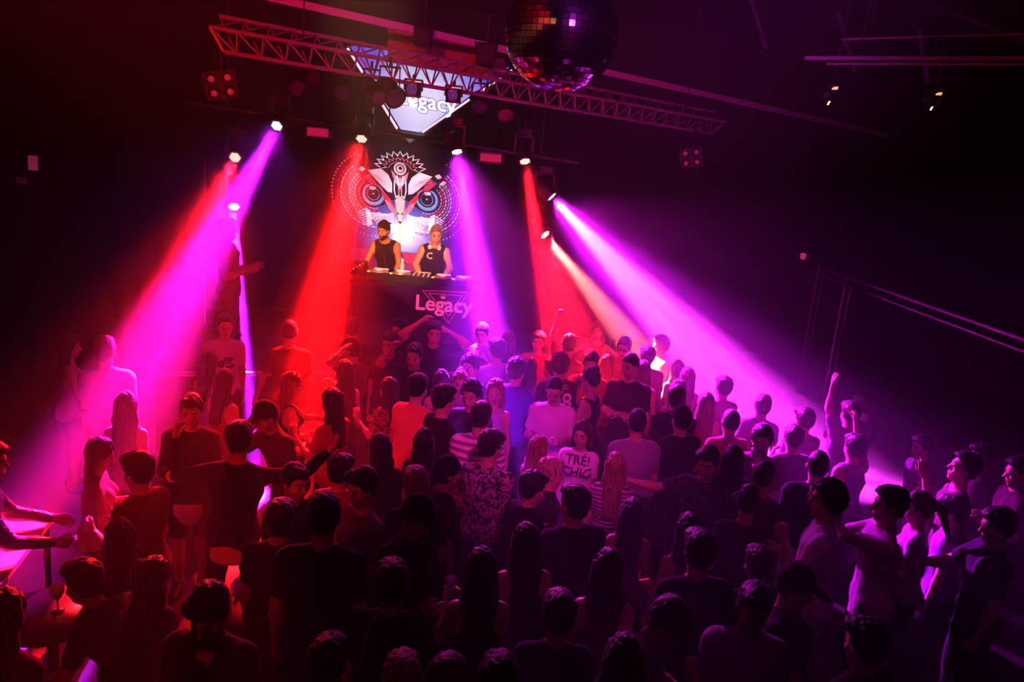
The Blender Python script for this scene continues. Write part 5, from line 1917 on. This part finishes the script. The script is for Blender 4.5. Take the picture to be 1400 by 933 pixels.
# jacket seams that catch the light
p = BUILT['leather']
m = bpy.data.materials.new('shiny_black_leather')
m.use_nodes = True
b_ = m.node_tree.nodes['Principled BSDF']
b_.inputs['Base Color'].default_value = (.012, .01, .014, 1)
b_.inputs['Roughness'].default_value = .3
b_.inputs['Specular IOR Level'].default_value = .8
nz = m.node_tree.nodes.new('ShaderNodeTexNoise')
nz.inputs['Scale'].default_value = 26
bp = m.node_tree.nodes.new('ShaderNodeBump')
bp.inputs['Strength'].default_value = .6
bp.inputs['Distance'].default_value = .02
m.node_tree.links.new(nz.outputs['Fac'], bp.inputs['Height'])
m.node_tree.links.new(bp.outputs['Normal'], b_.inputs['Normal'])
p.shirt.data.materials[0] = m
# belt bag of the wide black back
p = BUILT['bag']
c = p.M @ (V(p.P) + V((.02, -.24, .10)))
r = empty('shoulder_bag', c)
f = Field((-.2, -.12, -.2), (.2, .12, .2), .012)
f.cap((-.09, 0, -.06), (.09, 0, -.05), .075, .07, .03, ((0, 1, 0), .6))
f.cap((-.07, 0, .04), (.08, 0, .06), .06, .05, .05, ((0, 1, 0), .6))
f.cut((0, 0, 1), (0, 0, .085))
np_mesh('pouch', [f.mesh()], cloth_mat((.62, .22, .08)), r)
MB().path([V((-.1, 0, .06)), V((-.13, .02, .2)), V((-.1, .08, .42)), V((-.02, .16, .55))], .008).build('strap', cloth_mat((.2, .08, .05)), r)
tag(r, 'small orange shoulder bag hanging on the wide black back', 'bag')


def hand_cup(key, side, label, h=.12, r0=.036, liq=True, m=None):
    p = BUILT[key]
    g = p.grip[side]
    return tumbler((g.x, g.y, g.z - h * .5), h, r0, label, liq, cupm=m or CUP, name='drinking_cup')


PK = {i: PEOPLE[i]['_p'] for i in range(len(PEOPLE))}


def by(sub):
    for k in PEOPLE:
        if sub in k['label']:
            return k['_p']


def cup_for(sub, side, label, **kw):
    p = by(sub)
    BUILT['_t'] = p
    return hand_cup('_t', side, label, **kw)


cup_for('looking down at a bright drink', 1, 'bright pink cup held by the long haired drinker', m=mat('cup_bright', (.8, .6, .75), rough=.3))
cup_for('lifting a drink', 1, 'small cup lifted by the white T-shirt at the hazy side', m=CUP)
cup_for('turned to the pink shirted back', 1, 'bright cup next to the pink shirted back', m=mat('cup_bright', (.8, .6, .75)))
cup_for('patterned red top', -1, 'glass held up beside the patterned red top')
cup_for('red top turned to the bar table', -1, 'small glass held over the bar table by the red top')
cup_for('magenta crown edge', -1, 'narrow glass catching violet light at the bare back', h=.16, r0=.03, m=mat('frosty_violet_glass', (.5, .42, .6)))
cup_for('gesturing with both hands', -1, 'cup between the gesturing hands in the red light')
# phone of the caller
p = by('phone at the ear')
g = p.grip[1]
r = empty('mobile_phone', g)
MB().box((0, 0, 0), (.012, .07, .145), bev=.004).build('case', M_BLACK, r)
MB().box((-.0075, 0, 0), (.002, .062, .13)).build('screen', mat('phone_screen', (.1, .1, .12), rough=.1, spec=.8), r)
tag(r, 'dark phone held at the ear in the red beam', 'phone')
# loose things in the dark front
for (px, py, z, h_, r0, col, lab) in ((946, 914, 1.05, .11, .045, (.75, .05, .03), 'glowing red cup low at the bottom edge near the violet polo'),):
    g = at_z(px, py, z)
    r = empty('drinking_cup', g)
    MB().lathe([(0, -h_ / 2), (r0 * .75, -h_ / 2), (r0, h_ / 2), (r0 * .9, h_ / 2), (r0 * .66, -h_ * .4), (0, -h_ * .4)], n=18).build('cup', mat('cup_red_plastic', col, rough=.35), r)
    MB().lathe([(0, h_ * .2), (r0 * .85, h_ * .2)], n=18).build('drink', LIQ, r)
    tag(r, lab, 'cup')
g = at_z(884, 812, 1.15)
r = empty('red_lit_item', g)  # stand-in for an unclear red-lit item, red put into its colour
MB().add([(-.06, 0, .09), (.0, -.02, .12), (.09, .0, -.11), (.055, -.03, .04), (-.06, .02, .09), (.0, .0, .12), (.09, .02, -.11)],
         [(0, 2, 3), (0, 3, 1), (1, 3, 2), (4, 6, 2, 0), (5, 4, 0, 1), (6, 5, 1, 2)]).build('cloth', mat('red_lit_tone', (.75, .08, .05), rough=.7), r)
tag(r, 'red lit folded item hanging in the dark above the violet polo', 'cloth')
# ------------------------------------------------------------------ haze filling the hall
hz = bpy.data.materials.new('thin_stage_haze')
hz.use_nodes = True
nt = hz.node_tree
nt.nodes.clear()
o_ = nt.nodes.new('ShaderNodeOutputMaterial')
s_ = nt.nodes.new('ShaderNodeVolumeScatter')
s_.inputs['Density'].default_value = .034
s_.inputs['Anisotropy'].default_value = .35
nt.links.new(s_.outputs[0], o_.inputs['Volume'])
h = MB().box(((XL + XR) / 2, (YF + YB) / 2, ZC / 2), (XR - XL + .8, YB - YF + .8, ZC + .4)).build('haze', hz)
tag(h, 'thin smoke haze filling the whole dark hall', 'haze', kind='stuff')

# ------------------------------------------------------------------ further spots, added to brighten parts of the hall
spot('banner_fill', at_depth(560, 60, 10.2), at_y(560, 290, YP), (.9, .85, 1), 260, 26, .6, .1)  # fill spot added to brighten the banner
spot('artist_fill', (-.6, .3, 6.3), at_y(556, 342, 11.7), (1, .5, .18), 16000, 7, .4, .1)  # unseen warm spot added for the artists
spot('table_fill', at_depth(384, 178, 10.4), at_z(20, 765, 1.05), (1, .01, 1), 7000, 9, .5, .06)  # extra narrow spot added to make the table top glow
spot('truss_fill', (1.5, .3, 6.2), at_depth(760, 85, 11), (.75, .04, 1), 1400, 46, .9, .2)  # unseen violet spot added for truss and ceiling beam
spot('pipe_fill', (3.4, .6, 5.0), at_depth(1270, 84, 7.4), (1, .03, .16), 240, 34, .8, .2)  # unseen red spot added so the pipes show
# wide spots added at the stage lamps to stand for their spill
for px, py, d, t, col, en, ang in ((494, 191, 10.6, (400, 600), (1, .02, .015), 500, 56), (321, 216, 10.7, (220, 600), (1, .02, .03), 160, 50), (718, 222, 11.0, (800, 530), (1, .03, .06), 500, 46),
                                   (625, 209, 10.8, (690, 620), (.85, .05, 1), 500, 50), (755, 270, 11.3, (1060, 640), (1, .025, .95), 700, 50), (378, 173, 10.5, (200, 620), (.7, .03, 1), 150, 60),
                                   # added soft spots: skirts round the beams, rim light on near people
                                   (494, 191, 10.6, (425, 585), (1, .012, .01), 10000, 24), (746, 322, 11.2, (815, 530), (1, .02, .05), 16000, 23), (718, 222, 11.0, (775, 540), (1, .015, .03), 7000, 15), (625, 209, 10.8, (672, 575), (.42, .015, 1), 22000, 19),
                                   (755, 270, 11.3, (1050, 600), (.8, .015, 1), 14000, 30), (321, 216, 10.7, (205, 640), (1, .01, .02), 700, 22), (321, 216, 10.7, (120, 830), (1, .02, .03), 5500, 22), (625, 209, 10.8, (860, 840), (1, .03, .9), 1900, 22), (755, 270, 11.3, (1230, 730), (.75, .01, .95), 4200, 17)):
    spot('spill', at_depth(px, py, d), at_z(*t, 1.3), col, en, ang, .9, .1)
# unseen fill spots added above the camera for the truss and crowd
spot('truss_fill', (-2.6, .2, 6.2), at_depth(560, 100, 9.5), (1, .012, .03), 4200, 44, .8, .2)  # red light added on the truss
spot('front_fill', (-2.0, .2, 6.3), at_z(390, 625, 1.3), (1, .012, .01), 1300, 21, .7, .3)
spot('front_fill', (1.0, .2, 6.3), at_z(720, 570, 1.3), (1, .03, .55), 1900, 23, .7, .3)
spot('front_fill', (3.0, .2, 6.3), at_z(1180, 680, 1.3), (.8, .03, .7), 80, 34, .8, .3)
spot('wash', at_depth(755, 270, 11.3), at_depth(1120, 400, 10.8), (.8, .01, .8), 1500, 50, 1, .1)  # extra spot added at the magenta lamp to tint the haze
spot('front_fill', (-2.2, .2, 5.4), at_z(284, 850, 1.6), (1, .02, .02), 120, 15, .8, .2)  # added for the face above the navy V-neck
spot('crowd_fill', (.0, .2, 6.3), at_z(600, 760, 1.3), (1, .06, .12), 11, 110, .9, .3)  # weak wide fill added over the near crowd
w = bpy.data.worlds.new('dark_hall')
SC.world = w
w.use_nodes = True
w.node_tree.nodes['Background'].inputs[0].default_value = (.02, .004, .016, 1)
w.node_tree.nodes['Background'].inputs[1].default_value = .05
SC.view_settings.view_transform = 'Standard'
SC.view_settings.look = 'None'
SC.view_settings.exposure = .45
SC.view_settings.gamma = .82
SC.cycles.use_denoising = True
SC.cycles.volume_bounces = 0
SC.cycles.max_bounces = 4
SC.cycles.diffuse_bounces = 2
SC.cycles.glossy_bounces = 3
SC.cycles.transmission_bounces = 4
